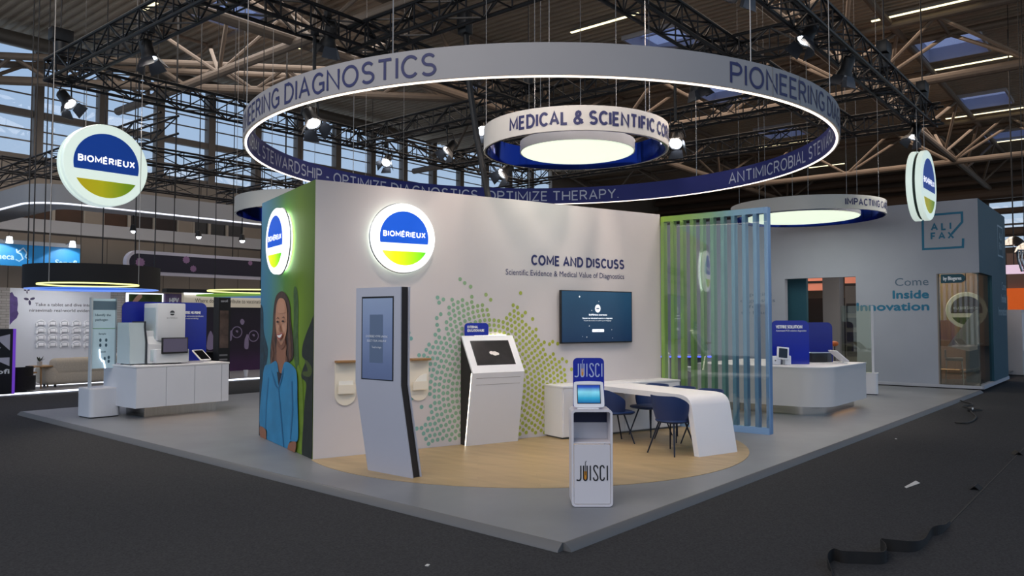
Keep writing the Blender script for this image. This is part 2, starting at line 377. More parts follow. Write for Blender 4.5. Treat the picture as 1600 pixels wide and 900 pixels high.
# --- glazed back wall (along x, at y = 34)
YW = 34.0
panelm = mat('beige_wall_panel', (150, 138, 126), .7, noise=(.8, .05))
wb = MB(); wb.box(-6, 11.0, YW, YW + .3, FZ, 8.0); wb.box(11.0, 20.7, YW, YW + .3, FZ, 5.5); wb.box(11.0, 20.7, YW, YW + .3, 6.75, 8.0); wb.box(20.7, 63, YW, YW + .3, FZ, 8.0); wb.box(45.9, 63, YW, YW + .3, 8.0, ZC + .3)
for x in (13.75, 17.75): wb.box(x - .35, x + .35, YW, YW + .3, 5.5, 6.75)
wbo = S(wb.build('wall_back', panelm))
jm = MB()
for k in range(40): jm.box(-4 + k * 1.22, -3.98 + k * 1.22, YW - .012, YW, .5, 5.45)
jm.build('panel_joint', mat('joint_shadow_gap', (92, 84, 76), .8), wbo)
mull = mat('taupe_mullion', (118, 108, 100), .6); wg = glass('hall_glazing', (248, 251, 254), .02)
n0 = 9
for i in range(19):
    x0 = 11.55 - 2.45 * 5 + 2.45 * i
    m = MB().box(x0 - .17, x0 + .17, YW - .15, YW + .25, 8.0, ZC + .1)
    m.box(x0 + .2, x0 + 2.25, YW - .06, YW + .1, 8.0, 8.22); m.box(x0 + .2, x0 + 2.25, YW - .12, YW + .1, 9.72, 10.0)
    for z in (8.75, 9.2, 10.6, 11.1, 11.7): m.box(x0 + .2, x0 + 2.25, YW - .03, YW + .03, z, z + .05)
    o = S(m.build('window_%d' % (n0 + i), mull))
    MB().box(x0 + .2, x0 + 2.25, YW + .1, YW + .12, 8.2, ZC).build('pane', wg, o)
offw = [(11.0, 12.2, 1), (12.2, 13.4, 1), (14.1, 15.2, 1), (15.2, 16.3, 2), (16.3, 17.4, 2), (18.1, 18.9, 0), (18.9, 19.8, 0), (19.8, 20.7, 0)]
amber = mat('office_lit_amber', (58, 34, 18), .5, emit=.1, noise=(1.2, .35)); plum = mat('office_dim', (36, 24, 24), .5, emit=.03, noise=(1.5, .4))
dark = mat('office_dark', (30, 28, 30), .3)
for i, (x0, x1, k) in enumerate(offw):
    m = MB()
    for q in ((x0, x0 + .06, 5.5, 6.75), (x1 - .06, x1, 5.5, 6.75), (x0 + .06, x1 - .06, 5.5, 5.56), (x0 + .06, x1 - .06, 6.69, 6.75)): m.box(q[0], q[1], YW - .04, YW + .1, q[2], q[3])
    o = S(m.build('window_%d' % (n0 + 19 + i), mat('office_frame', (168, 158, 146), .5)))
    MB().box(x0 + .06, x1 - .06, YW + .06, YW + .08, 5.56, 6.69).build('pane', (dark, amber, plum)[k], o)

# --- far right end wall with its daylight window band, pipes and ducts
XW = 62.0
wr = MB(); p0 = VP(1605, 385, (XW, 0), (XW, 1)); p1 = VP(1536, 318, (XW, 0), (XW, 1)); wy0, wy1, wz0, wz1 = p0.y - 4, p1.y, p0.z, p1.z
wr.box(XW, XW + .3, wy1, 34, FZ, ZC + .3); wr.box(XW, XW + .3, -14, wy1, FZ, wz0); wr.box(XW, XW + .3, -14, wy1, wz1, ZC + .3)
S(wr.build('wall_right', mat('brown_end_wall', (104, 88, 76), .7, noise=(.4, .1))))
m = MB(); yy = wy1
while yy > wy0: m.box(XW - .1, XW + .2, yy - .35, yy, wz0, wz1); yy -= 2.6
for k in range(1, 4): m.box(XW, XW + .12, wy0, wy1, wz0 + (wz1 - wz0) * k / 4 - .06, wz0 + (wz1 - wz0) * k / 4 + .06)
o = S(m.build('window_45', mull)); MB().box(XW + .2, XW + .22, wy0, wy1, wz0, wz1).build('pane', wg, o)
brown = mat('brown_painted_pipe', (112, 92, 78), .6, .2)
for k, (z, r, x) in enumerate(((12.0, .3, 60.8), (11.1, .18, 60.5), (10.2, .42, 60.2), (9.0, .2, 60.6), (7.6, .3, 60.8))):
    S(MB().tube([(x, 3 - 12, z), (x, 33.5, z)], r, 10).build('trim_%d' % (k + 1), brown))

# --- tubular roof girders: three-chord lattice
def girder(i, p, q, label, w=1.1, h=1.9, step=5.6, r=.13):
    p, q = Vector(p), Vector(q); L = (q - p).length; t = (q - p) / L; s = Vector((-t.y, t.x, 0)); n = max(1, round(L / step)); st = L / n
    m = MB(); up = Vector((0, 0, h))
    for e in (-1, 1): m.tube([p + s * w * e + up, q + s * w * e + up], r, 10)
    m.tube([p, q], r * 1.25, 10)
    for k in range(n):
        b0 = p + t * (st * (k + .5))
        for e in (-1, 1):
            for kk in (k, k + 1): m.tube([b0, p + t * (st * kk) + s * w * e + up], r * .55, 7)
        m.tube([p + t * (st * k) + s * w + up, p + t * (st * k) - s * w + up], r * .5, 7)
    o = m.build('roof_girder', BEIGE); S(o, label=label, cat='roof girder')
girder(0, (2, 8.1, 10.5), (60, 8.1, 10.5), 'long cream tubular roof girder running away above the right side of the stand')
girder(1, (2, 20.6, 10.5), (60, 20.6, 10.5), 'long cream tubular roof girder running away in front of the tall windows')
girder(2, (14.2, 33, 10.4), (14.2, -4, 10.4), 'cream tubular cross girder over the hanging round sign on the left')
girder(3, (31, 33, 10.4), (31, 0, 10.4), 'cream tubular cross girder in the middle distance under the skylights')
girder(4, (48, 33, 10.4), (48, 0, 10.4), 'far cream tubular cross girder near the end wall')
girder(5, (8.4, 33.5, 10.5), (22.5, 20.6, 10.5), 'slanting cream lattice girder crossing in front of the tall windows at the left', .5, .75, 2.4, .13)
for (p, q, lb) in (((14.2, 20.6, 12.2), (22.5, 8.1, 12.2), 'slanting cream roof brace over the middle of the big ring banner'),
                   ((31, 8.1, 12.2), (22.5, 20.6, 12.2), 'slanting cream roof brace behind the small ring banner'),
                   ((31, 8.1, 12.2), (39.5, 20.6, 12.2), 'slanting cream roof brace beyond the right end of the ring banner'),
                   ((14.2, 20.6, 12.2), (6, 8.1, 12.2), 'slanting cream roof brace high above the left rig corner')):
    S(MB().tube([p, q], .17, 10).build('roof_brace', BEIGE), label=lb, cat='roof brace')
# big round ventilation duct in front of the windows
S(MB().tube([(2, 32.6, 12.25), (30, 32.6, 12.25)], .28, 16).build('ventilation_duct', mat('galvanised_duct', (128, 122, 116), .45, .5)), label='round galvanised ventilation duct along the top of the windows', cat='duct')

# --- slim linear ceiling lamps
lampm = mat('ceiling_lamp_tube', (255, 240, 190), .5, emit=2.2)
for k, (x, y0, y1, lb) in enumerate(((29.5, 4.2, 7.5, 'topmost slim ceiling lamp at the right, left of the nearest skylight'), (37.05, 4.0, 7.7, 'slim ceiling lamp between the two skylights at the right'),
        (46.5, 3.8, 8.2, 'slim ceiling lamp just below the second skylight at the right'), (54.6, 4.2, 8.6, 'lowest slim ceiling lamp at the right, over the hanging round sign'),
        (23.5, 13.6, 16.5, 'slim ceiling lamp above the blank middle of the big ring banner'), (12.3, 25.6, 26.7, 'slim ceiling lamp beside the left rig truss'),
        (18.0, 24.9, 25.8, 'short slim ceiling lamp above the lettering of the big ring banner'), (55.4, 16, 18.4, 'far slim ceiling lamp under the right end of the big ring banner'),
        (46.8, 15.2, 18.6, 'slim ceiling lamp seen through the right side of the big ring banner'), (30, 22.8, 25.8, 'slim ceiling lamp seen left of the small ring banner'))):
    t = thing('ceiling_lamp', lb, 'ceiling lamp', (x, (y0 + y1) / 2, 12.5), 0, 'slim ceiling lamps under the roof deck'); h = (y1 - y0) / 2
    MB().box(-.07, .07, -h, h, .0, .09).build('housing', ALU, t); MB().box(-.05, .05, -h, h, -.03, .0).build('light_tube', lampm, t)
    for yy in (-h * .7, h * .7): MB().box(-.015, .015, yy - .015, yy + .015, .09, .29).build('hanger', ALU, t)

# ============================================================ THE STAND WALL BLOCK
WH = 3.48
wf = MB().box(.003, 5.9, 0, .14, 0, WH).build('wall_front', WALLW); wf.location = C0; wf.rotation_euler = (0, 0, A); S(wf)
# a lighter lintel rises behind the wall top
# dotted dome print
cs, cz = 2.56, .72; dots = MB(); lo = random.Random(3)
def wallpx(px, py): p = VP(px, py, (CX, CY), (CX + av.x, CY + av.y)); return ((p - C0).dot(av), p.z)
rr = .40
while rr < 1.75:
    n = int(2 * math.pi * rr / .078); ph = lo.random() * 6
    for k in range(n):
        t = 2 * math.pi * (k + (int(rr / .067) % 2) * .5) / n
        x = cs + rr * math.cos(t); z = cz + rr * math.sin(t) * 1.06
        lobe = 1.2 + .09 * math.sin(3 * t + 1.2) + .10 * math.sin(7 * t + .4) + .05 * math.sin(13 * t)
        pr = 1 if rr < lobe - .08 else max(0, .42 - (rr - lobe) * 1.5) if rr < lobe + .32 else 0
        if rr > lobe and int(t * 9) % 3 == 0: pr = 0
        if z < .05 or z > 2.45 or lo.random() > pr: continue
        dots.add([(x + .0288 * math.cos(R(q * 30)), -.003, z + .0288 * math.sin(R(q * 30))) for q in range(12)], [tuple(range(12))])
    rr += .068
dots.build('dot_print', mat('dome_dot_print', (150, 170, 90), .6, ramp=('X', 1.3, 3.7, [(0, (120, 172, 168)), (.38, (142, 172, 128)), (.62, (160, 172, 74)), (1, (166, 170, 52))]), noise=(60, .06)), wf, smooth=False, fix=False)
(s0, z0), (s1, z1) = wallpx(797, 312), wallpx(846, 315)
MB().box(s0 + .1, s1 + .1, .16, .4, 0, z1 + .02).build('cable_riser', WALLW, wf)
(s0, z0), (s1, z1) = wallpx(830, 414), wallpx(975, 419)
caps('lettering', 'COME AND DISCUSS', .158, (s0, -.004, (z0 + z1) / 2 - .012), (1, 0, 0), wf, NAVY, s1 - s0, .2, label='bold navy headline')
(s0, z0), (s1, z1) = wallpx(790, 428), wallpx(975, 435)
lettering('lettering', 'Scientific Evidence & Medical Value of Diagnostics', .082, (s0, -.004, (z0 + z1) / 2 - .01), (1, 0, 0), wf, NAVY, s1 - s0, label='smaller navy line of text')

# green and blue printed side wall with a portrait mural
GL = 2.39
wl = MB().box(-GL, -.003, 0, .14, 0, WH).build('wall_left', mat('green_blue_print', (90, 120, 60), .55, ramp=('X', -GL, 0, [(0, (58, 122, 158)), (.2, (64, 128, 140)), (.5, (86, 134, 50)), (.75, (110, 142, 14)), (1, (84, 112, 10))]), noise=(1.2, .06)))
wl.location = C0 + bv * .0; wl.rotation_euler = (0, 0, A - math.pi / 2); S(wl)
def murpx(x, y):                # zoomed print measurement -> wall plane (local x, z)
    p = VP(400 + x / 3.21, 440 + y / 3.21, (CX, CY), (CX + bv.x, CY + bv.y)); return (-(p - C0).dot(bv), max(p.z, .004))
mural = thing('portrait_mural', 'printed portrait of a smiling woman in blue scrubs on the green side wall', 'mural', C0, math.degrees(A) - 90)
lay = [0]
def art(name, pts, rgb, sm=True, **kw):
    lay[0] += 1; P = [murpx(*p) for p in pts]; P = smooth_poly(P) if sm else P
    P = [(max(-GL + .002, min(-.005, a)), max(.004, b)) for a, b in P]
    return MB().add([(a, -.0012 * lay[0] - .001, b) for a, b in P], [tuple(range(len(P)))]).build(name, mat('print_' + name + str(lay[0]), rgb, .6, **kw), mural, smooth=False, fix=False)
art('foliage', [(20, 128), (36, 140), (40, 250), (60, 340), (52, 420), (38, 520), (30, 640), (28, 790), (12, 775), (14, 500), (18, 300)], (24, 52, 66), noise=(9, .5))
art('foliage', [(190, 40), (206, 35), (214, 120), (212, 260), (216, 420), (200, 430), (186, 330), (190, 180)], (62, 92, 42), noise=(9, .4))
art('stem', [(208, 430), (232, 470), (240, 700), (232, 880), (208, 870), (216, 640)], (110, 138, 34), noise=(6, .2))
art('silhouette', [(296, 170), (270, 222), (254, 262), (236, 320), (233, 372), (250, 400), (236, 440), (230, 480), (254, 512), (246, 600), (240, 700), (232, 880), (256, 890), (280, 896), (296, 600), (300, 300)], (26, 34, 26), noise=(10, .5))
art('silhouette_arm', [(248, 398), (262, 400), (284, 440), (272, 476), (240, 470), (238, 452), (262, 446)], (70, 84, 30))
art('hair', [(116, 56), (138, 50), (160, 74), (174, 124), (178, 200), (188, 290), (190, 372), (172, 402), (140, 412), (104, 440), (84, 448), (74, 390), (76, 330), (86, 240), (90, 150), (100, 84)], (64, 42, 34), noise=(14, .35))
art('hair_wave', [(96, 160), (104, 200), (98, 300), (104, 380), (92, 425), (80, 390), (86, 280)], (96, 62, 46), noise=(14, .3))
art('hair_wave', [(164, 150), (172, 220), (178, 300), (182, 370), (170, 390), (166, 300)], (96, 62, 46), noise=(14, .3))
for q in ([(112, 300), (120, 320), (112, 350), (118, 385), (104, 420), (94, 436), (98, 400), (104, 360), (104, 330)], [(152, 300), (160, 330), (154, 360), (164, 392), (156, 404), (148, 380), (150, 340)], [(88, 300), (80, 330), (86, 360), (78, 392), (86, 430), (94, 420), (88, 390), (94, 360), (88, 330)]):
    art('hair_curl', q, (112, 76, 58), noise=(14, .25))
art('neck', [(114, 280), (152, 280), (154, 400), (150, 420), (132, 460), (116, 440), (110, 400)], (150, 100, 74))
art('face', [(124, 84), (148, 92), (160, 140), (162, 220), (152, 282), (134, 320), (116, 300), (106, 240), (104, 170), (110, 112)], (186, 134, 104), noise=(5, .06))
art('cheek', [(140, 214), (156, 206), (156, 240), (146, 252), (138, 236)], (204, 152, 122)); art('cheek', [(112, 216), (124, 222), (124, 244), (116, 252), (110, 236)], (200, 148, 118)); art('forehead', [(122, 104), (146, 104), (154, 150), (136, 160), (116, 150)], (192, 140, 110)); art('neck_shade', [(116, 292), (134, 318), (152, 284), (153, 318), (136, 338), (116, 322)], (128, 82, 60))
art('scrub_top', [(112, 402), (78, 414), (50, 428), (38, 520), (27, 640), (28, 722), (62, 744), (62, 790), (92, 806), (168, 848), (178, 802), (214, 800), (220, 740), (216, 600), (214, 480), (200, 430), (152, 404), (128, 492)], (48, 132, 176), noise=(3, .12))
art('undershirt', [(113, 452), (139, 462), (123, 530)], (24, 34, 48), False)
for q in ([(70, 480), (74, 484), (62, 620), (58, 735), (54, 735), (58, 610)], [(186, 500), (192, 500), (196, 640), (184, 790), (179, 790), (190, 640)], [(120, 530), (124, 530), (140, 700), (150, 830), (146, 828), (134, 700)], [(86, 440), (112, 520), (122, 530), (118, 536), (104, 520)], [(152, 420), (140, 490), (126, 532), (122, 530), (134, 488)]):
    art('fold', q, (34, 104, 148), False)
art('hand', [(30, 726), (58, 742), (62, 780), (60, 796), (46, 790), (32, 776)], (150, 98, 72)); art('hand', [(180, 808), (212, 804), (206, 856), (186, 852), (170, 842)], (150, 98, 72))
for q in ([(112, 186), (122, 178), (130, 188), (121, 184)], [(140, 184), (150, 174), (157, 184), (149, 180)]): art('eyebrow', q, (52, 34, 28), False)
for q in ([(114, 202), (121, 196), (128, 203), (121, 207)], [(141, 199), (149, 193), (155, 200), (149, 204)]): art('eye', q, (40, 28, 26))
art('nose', [(132, 200), (136, 236), (140, 246), (131, 249), (127, 244)], (158, 108, 82), False)
art('lips', [(116, 266), (130, 262), (148, 258), (142, 280), (130, 290), (121, 282)], (168, 88, 78)); art('teeth', [(120, 269), (132, 268), (145, 263), (138, 278), (128, 281)], (238, 232, 226))
# ============================================================ ROUND LOGO SIGNS
BIOB = mat('logo_blue', (8, 78, 190), .4, emit=.75); 
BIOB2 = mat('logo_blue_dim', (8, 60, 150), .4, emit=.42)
BIOY = mat('logo_blend', (160, 200, 20), .4, emit=.8, ramp=('X', -.65, .65, [(0, (255, 255, 110)), (.4, (222, 240, 0)), (.6, (160, 225, 0)), (.76, (20, 190, 20)), (1, (0, 180, 20))]))
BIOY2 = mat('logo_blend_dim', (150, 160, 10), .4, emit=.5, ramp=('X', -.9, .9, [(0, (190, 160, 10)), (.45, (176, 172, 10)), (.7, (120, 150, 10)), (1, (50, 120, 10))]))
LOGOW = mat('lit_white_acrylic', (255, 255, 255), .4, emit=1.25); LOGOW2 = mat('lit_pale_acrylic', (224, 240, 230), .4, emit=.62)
HALO = mat('halo_led', (238, 255, 246), .5, emit=4.2)
def seg(r, ztop=None, zbot=None, cz=0):
    pts = [(r * math.sin(R(k * 3)), r * math.cos(R(k * 3))) for k in range(120)]
    out = []
    for i in range(120):
        p, q = pts[i], pts[(i + 1) % 120]; z = ztop if ztop is not None else zbot; inside = (lambda u: u[1] <= z) if ztop is not None else (lambda u: u[1] >= z)
        if inside(p): out.append(p)
        if inside(p) != inside(q): t = (z - p[1]) / (q[1] - p[1]); out.append((p[0] + t * (q[0] - p[0]), z))
    return out
def logo_face(par, r, y, mats, sgn=1):
    w, b, g = mats
    o = lambda name, poly, yy, m: MB().add([(a * sgn, y + yy * sgn, c) for a, c in poly], [tuple(range(len(poly)))]).build(name, m, par, smooth=False, fix=False)
    o('blue_field', seg(.77 * r, zbot=-.16 * r), -.004, b); o('green_field', seg(.80 * r, ztop=-.39 * r), -.004, g)
    caps('lettering', 'BIOMÉRIEUX', .165 * r, (0, y - .007 * sgn, .02 * r), (sgn, 0, 0), par, INKWL, 1.34 * r, .2, 'c')
INKWL = mat('lit_white_lettering', (255, 255, 255), .5, emit=.9)
def drum(r, y0, y1, n=72):      # disc with its axis along local y
    return MB().lathe([(r - .012, y0), (r, y0 + .012), (r, y1 - .012), (r - .012, y1)], n=n, M=Matrix.Rotation(R(-90), 4, 'X'))
def wall_sign(label, loc, rz, r):
    t = thing('round_logo_sign', label, 'sign', loc, rz, 'round logo signs on the stand walls')
    drum(r, -.14, -.06).build('face', LOGOW, t); drum(r + .012, -.075, -.055).build('rim', ALU, t)
    MB().lathe([(r * .9, -.05), (r * .93, -.05), (r * .93, -.03), (r * .9, -.03), (r * .9, -.05)], n=64, M=Matrix.Rotation(R(-90), 4, 'X')).build('halo_strip', HALO, t)
    drum(r * .55, -.06, 0).build('mounting_plate', ALU, t)
    logo_face(t, r, -.14, (LOGOW, BIOB, BIOY)); return t
p = C0 + av * 1.16; wall_sign('round backlit logo sign on the white front wall, facing the big totem screen', (p.x, p.y, 2.80), -17.2, .455)
p = C0 + bv * 1.22; wall_sign('round backlit logo sign on the green side wall above the portrait', (p.x, p.y, 2.80), -107.2, .455)
def hung_sign(label, loc, rz, r):
    t = thing('hanging_logo_sign', label, 'sign', loc, rz, 'hanging round logo signs')
    for s, lb in ((-1, 'front'), (1, 'back')):
        d = drum(r, .03, .15) if s > 0 else drum(r, -.15, -.03)
        d.build('light_disc', LOGOW2, t); logo_face(t, r, .15 * s, (LOGOW2, BIOB2, BIOY2), -s)
    drum(r - .03, -.03, .03).build('spacer', mat('dark_spacer', (30, 46, 44), .5), t)
    for x in (-.35, .35):
        MB().tube([(x, 0, math.sqrt(r * r - x * x) - .03), (x, 0, 6.35 - loc[2])], .006, 6).build('suspension_cable', CABLEM, t)
    return t
q_ = DP(162, 260, 15.25); hung_sign('big round hanging logo sign at the left, over the counter with the analyser', tuple(q_), 0, .805)
hung_sign('big round hanging logo sign at the right, seen almost edge-on', (18.65, 3.79, 4.64), 0, .76)

# ============================================================ THINGS ALONG THE WHITE WALL
def B(s, d, z=0): return C0 + av * s - bv * d + Vector((0, 0, z))
KW = mat('totem_white', (184, 185, 196), .45); KB = mat('totem_dark_core', (34, 28, 26), .6)
# tall totem with a portrait screen (bent profile), face to the left
t = thing('screen_totem', 'tall white bent totem with a portrait screen, at the left edge of the wood floor', 'display totem', (5.85, 6.59, 0), -90)
pr = [(0, 0), (-.19, 1.02), (-.19, 2.08)]; th = .14
def totem_slab(w, d0, d1): return [(y + d0, z) for y, z in pr] + [(y + d1, z) for y, z in pr[::-1]]
MB().exx(totem_slab(.37, .0, .016), -.37, .37).build('front_panel', KW, t); MB().exx(totem_slab(.37, .016, .122), -.355, .355).build('core', KB, t)
MB().exx(totem_slab(.37, .122, .14), -.37, .37).build('back_panel', KW, t)
MB().box(-.265, .265, -.194, -.19, 1.06, 1.98).build('bezel', BLACK, t)
sc = MB().box(-.245, .25, -.198, -.193, 1.07, 1.96).build('screen', mat('totem_screen', (70, 86, 128), .12, emit=.55, ramp=('Z', 1.07, 1.96, [(0, (76, 88, 118)), (.55, (84, 98, 130)), (1, (104, 118, 144))]), noise=(2, .08)), t)
MB().add([(-.12, -.2, 1.25), (.1, -.2, 1.25), (.1, -.2, 1.78), (-.12, -.2, 1.78)], [(0, 1, 2, 3)]).build('screen_image', mat('totem_screen_box', (66, 80, 104), .3, emit=.5), t, fix=False)
m = MB()
for k, (txt, w) in enumerate((('CHOISISSEZ VOTRE LANGUE', .36), ('SELECT YOUR LANGUAGE', .32), ('Touch to begin', .16))): lettering('', txt, .022, (0, -.203, 1.53 - k * .05 - (.02 if k == 2 else 0)), (1, 0, 0), None, None, w, 0, 'c', mb=m)
m.build('screen_lettering', INKW, t, smooth=False, fix=False)
# brochure holders on the wall
CREAM = mat('cream_card', (232, 222, 202), .6); BRZ = mat('bronze_edge', (170, 128, 82), .4, .4)
for k, (s, lb, leaf) in enumerate(((.415, 'cream brochure holder on the white wall, left of the tall totem', 0), (1.45, 'cream brochure holder on the white wall, right of the tall totem, with a curved leaflet', 1))):
    t = thing('brochure_holder', lb, 'brochure holder', B(s, 0, .64), math.degrees(A), 'brochure holders on the white wall')
    u = [(-.14, .56), (-.14, .14)] + arc(0, .14, .14, 180, 360, 14) + [(.14, .14), (.14, .56)]
    MB().exy(u, -.015, 0).build('back_plate', CREAM, t); MB().rbox(-.145, .145, -.09, 0, .54, .57, .006).build('top_ledge', BRZ, t)
    MB().exy([(-.11, .16), (.11, .16), (.11, .26), (-.11, .26)], -.055, -.045).build('front_lip', CREAM, t); MB().box(-.11, .11, -.055, -.015, .15, .16).build('shelf', CREAM, t)
    if leaf: MB().exy([(-.1, .16)] + arc(.1, .16, .2, 180, 90, 10) + [(.1, .16)], -.04, -.03).build('leaflet', mat('white_paper', (240, 236, 224), .6), t)
    else: MB().exy([(-.1, .16), (.09, .16), (.09, .31), (-.1, .31)], -.04, -.03).build('leaflet', mat('white_paper', (240, 236, 224), .6), t)
# touch kiosk against the wall
t = thing('touch_kiosk', 'white touch kiosk with a sloping black screen, standing in the dotted dome print', 'kiosk', B(2.50, 0), math.degrees(A))
kp = [(-.19, 0), (-.36, 1.0), (-.05, 1.50), (-.002, 1.50), (-.002, 0)]; w = .42
MB().exx([(y + .02, z) for y, z in kp[:3]] + [(-.006, 1.48), (-.006, 0)], -w + .012, w - .012).build('core', KB, t)
MB().exx([(y, z) for y, z in kp[:3]] + [(y + .03, z) for y, z in kp[:3][::-1]], -w, w).build('front_panel', WHITE, t)
MB().box(-w, w, -.05, -.002, 1.482, 1.50).build('top_panel', WHITE, t)
n = Vector((0, -.5, -.0)).normalized()
def kslope(x, u, off): # u 0..1 along slope from knee to top
    y0, z0, y1, z1 = -.36, 1.0, -.05, 1.5; l = math.hypot(y1 - y0, z1 - z0); ny, nz = -(z1 - z0) / l, (y1 - y0) / l
    return (x, y0 + (y1 - y0) * u + ny * off, z0 + (z1 - z0) * u + nz * off)
def kpanel(x0, x1, u0, u1, o0, o1): return MB().add([kslope(x, u, o) for o in (o0, o1) for x, u in ((x0, u0), (x1, u0), (x1, u1), (x0, u1))], [(3, 2, 1, 0), (4, 5, 6, 7), (0, 1, 5, 4), (1, 2, 6, 5), (2, 3, 7, 6), (3, 0, 4, 7)])
kpanel(-.315, .315, .2, .86, 0, .004).build('bezel', BLACK, t); kpanel(-.3, .3, .22, .84, .003, .006).build('screen', mat('kiosk_screen', (52, 50, 50), .1, emit=.12, noise=(3, .3)), t)
q = MB()
for c, r in (((-.03, .52), .035), ((.02, .5), .045), ((.06, .49), .03)): q.add([kslope(c[0] + r * math.cos(R(k * 30)), c[1] + r * 1.3 * math.sin(R(k * 30)), .008) for k in range(12)], [tuple(range(12))])
q.build('screen_icon', mat('kiosk_icon', (196, 186, 180), .4, emit=.4), t, smooth=False, fix=False)
def kfront(x0, x1, z0, z1): # grooves on the lower face
    yy = lambda z: -.19 - .17 * z - .0015
    return MB().add([(x0, yy(z0), z0), (x1, yy(z0), z0), (x1, yy(z1), z1), (x0, yy(z1), z1)], [(0, 1, 2, 3)])
GAP = mat('shadow_gap', (150, 142, 134), .7)
kfront(-.36, .36, .925, .93).build('groove', GAP, t, fix=False); kfront(-.36, .36, .835, .84).build('groove', GAP, t, fix=False)
for s in (-1, 1): MB().exx([(y + .031, z) for y, z in kp[:2]] + [(y + .042, z) for y, z in kp[:2][::-1]], s * w - .006 - (.004 if s > 0 else -.004), s * w + .006 - (.004 if s > 0 else -.004)).build('edge_light', LEDW, t)
MB().box(-.2, .32, -.03, -.015, 1.50, 1.508).build('top_light', LEDW, t)
t2 = thing('topper_sign', 'small blue rounded sign standing on top of the white touch kiosk', 'sign', B(2.325, .04, 1.502), math.degrees(A))
MB().exy(rrect(-.19, .19, 0, .175, .05, 6, (0, 1, 1, 0)), -.01, .01).build('panel', BLUEP, t2)
m = MB(); lettering('', 'EXTERNAL', .032, (-.155, -.0125, .105), (1, 0, 0), None, None, .17, .06, mb=m); lettering('', 'EDUCATION HUBS', .032, (-.155, -.0125, .055), (1, 0, 0), None, None, .27, .06, mb=m)
m.build('lettering', INKW, t2, smooth=False, fix=False)
# flat TV
t = thing('wall_screen', 'large wall-mounted flat screen under the navy headline on the white wall', 'screen', B(4.493, 0, 1.768), math.degrees(A))
MB().rbox(-.715, .715, -.07, -.03, -.405, .405, .006).build('casing', BLACK, t); MB().box(-.3, .3, -.03, 0, -.2, .2).build('wall_bracket', BLACK, t)
MB().box(-.695, .695, -.073, -.068, -.385, .39).build('display', mat('tv_image', (22, 52, 78), .18, emit=.55, ramp=('Z', -.4, .4, [(0, (16, 38, 66)), (1, (26, 62, 88))]), noise=(1.5, .2)), t)
TVW = mat('tv_white', (236, 240, 244), .4, emit=.7)
MB().add([(.0 + .055 * math.cos(R(k * 12)), -.0745, .13 + .062 * math.sin(R(k * 12))) for k in range(30)], [tuple(range(30))]).build('logo_dot', TVW, t, smooth=False, fix=False)
MB().box(-.03, .03, -.0755, -.0745, .122, .138).build('logo_bar', mat('tv_bar', (30, 60, 100), .4, emit=.3), t)
m = MB(); lettering('', 'bioMérieux awareness', .028, (.005, -.075, .02), (1, 0, 0), None, None, .36, .03, 'c', mb=m); m.build('lettering', TVW, t, smooth=False, fix=False); m = MB(); lettering('', 'Discover our educational resources on diagnostics', .02, (-.005, -.075, -.03), (1, 0, 0), None, None, .6, .02, 'c', mb=m); lettering('', 'Touch the screen to select your language', .016, (-.005, -.075, -.065), (1, 0, 0), None, None, .55, 0, 'c', mb=m)
m.build('small_print', TVW, t, smooth=False, fix=False); MB().exy(rrect(-.115, .125, -.235, -.19, .012), -.0755, -.0745).build('button', TVW, t); m = MB(); lettering('', 'START', .016, (.005, -.077, -.22), (1, 0, 0), None, None, .08, 0, 'c', mb=m); m.build('button_lettering', mat('tv_ink', (30, 60, 100), .4), t, smooth=False, fix=False)
m = MB()
for x, z, r in ((-.36, .31, .014), (-.12, .1, .006), (-.17, -.14, .007), (-.22, -.31, .006), (.02, .24, .005), (.28, -.2, .005), (.3, -.33, .004), (-.3, -.3, .004)): m.add([(x + r * math.cos(R(k * 45)), -.0745, z + r * math.sin(R(k * 45))) for k in range(8)], [tuple(range(8))])
m.build('sparkles', TVW, t, smooth=False, fix=False)
# low cabinet along the wall
t = thing('low_cabinet', 'long white low cabinet along the white wall below the flat screen', 'cabinet', B(3.52, 0), math.degrees(A)); L = 2.36
MB().box(0, L, -.44, -.001, .03, .735).build('body', WHITE, t); MB().rbox(-.005, L, -.46, -.001, .735, .765, .004).build('top', WHITE, t); MB().box(.03, L - .02, -.4, -.01, 0, .03).build('plinth', mat('grey_plinth', (120, 116, 112), .5), t)
for k in range(4): MB().box(.02 + k * .58, .59 + k * .58, -.456, -.44, .04, .73).build('door', WHITE, t)
# long white waterfall table
t = thing('waterfall_table', 'long white table with one rounded sloping end panel, on the wood floor', 'table', B(4.445, .465), math.degrees(A))
prof = [(0, .76), (-1.78, .76)] + [(-1.78 + .16 * math.cos(R(a)) * 1 - 0, .60 + .16 * math.sin(R(a))) for a in range(96, 175, 8)]
prof = [(0, .76), (-1.72, .76), (-1.80, .752), (-1.865, .728), (-1.91, .688), (-1.94, .63), (-2.06, 0)]
inn = [(-1.98, 0), (-1.865, .60), (-1.845, .645), (-1.81, .672), (-1.76, .686), (-1.70, .69), (0, .69)]
MB().exx(prof + inn, -.355, .355).build('top', WHITE, t, ang=40)
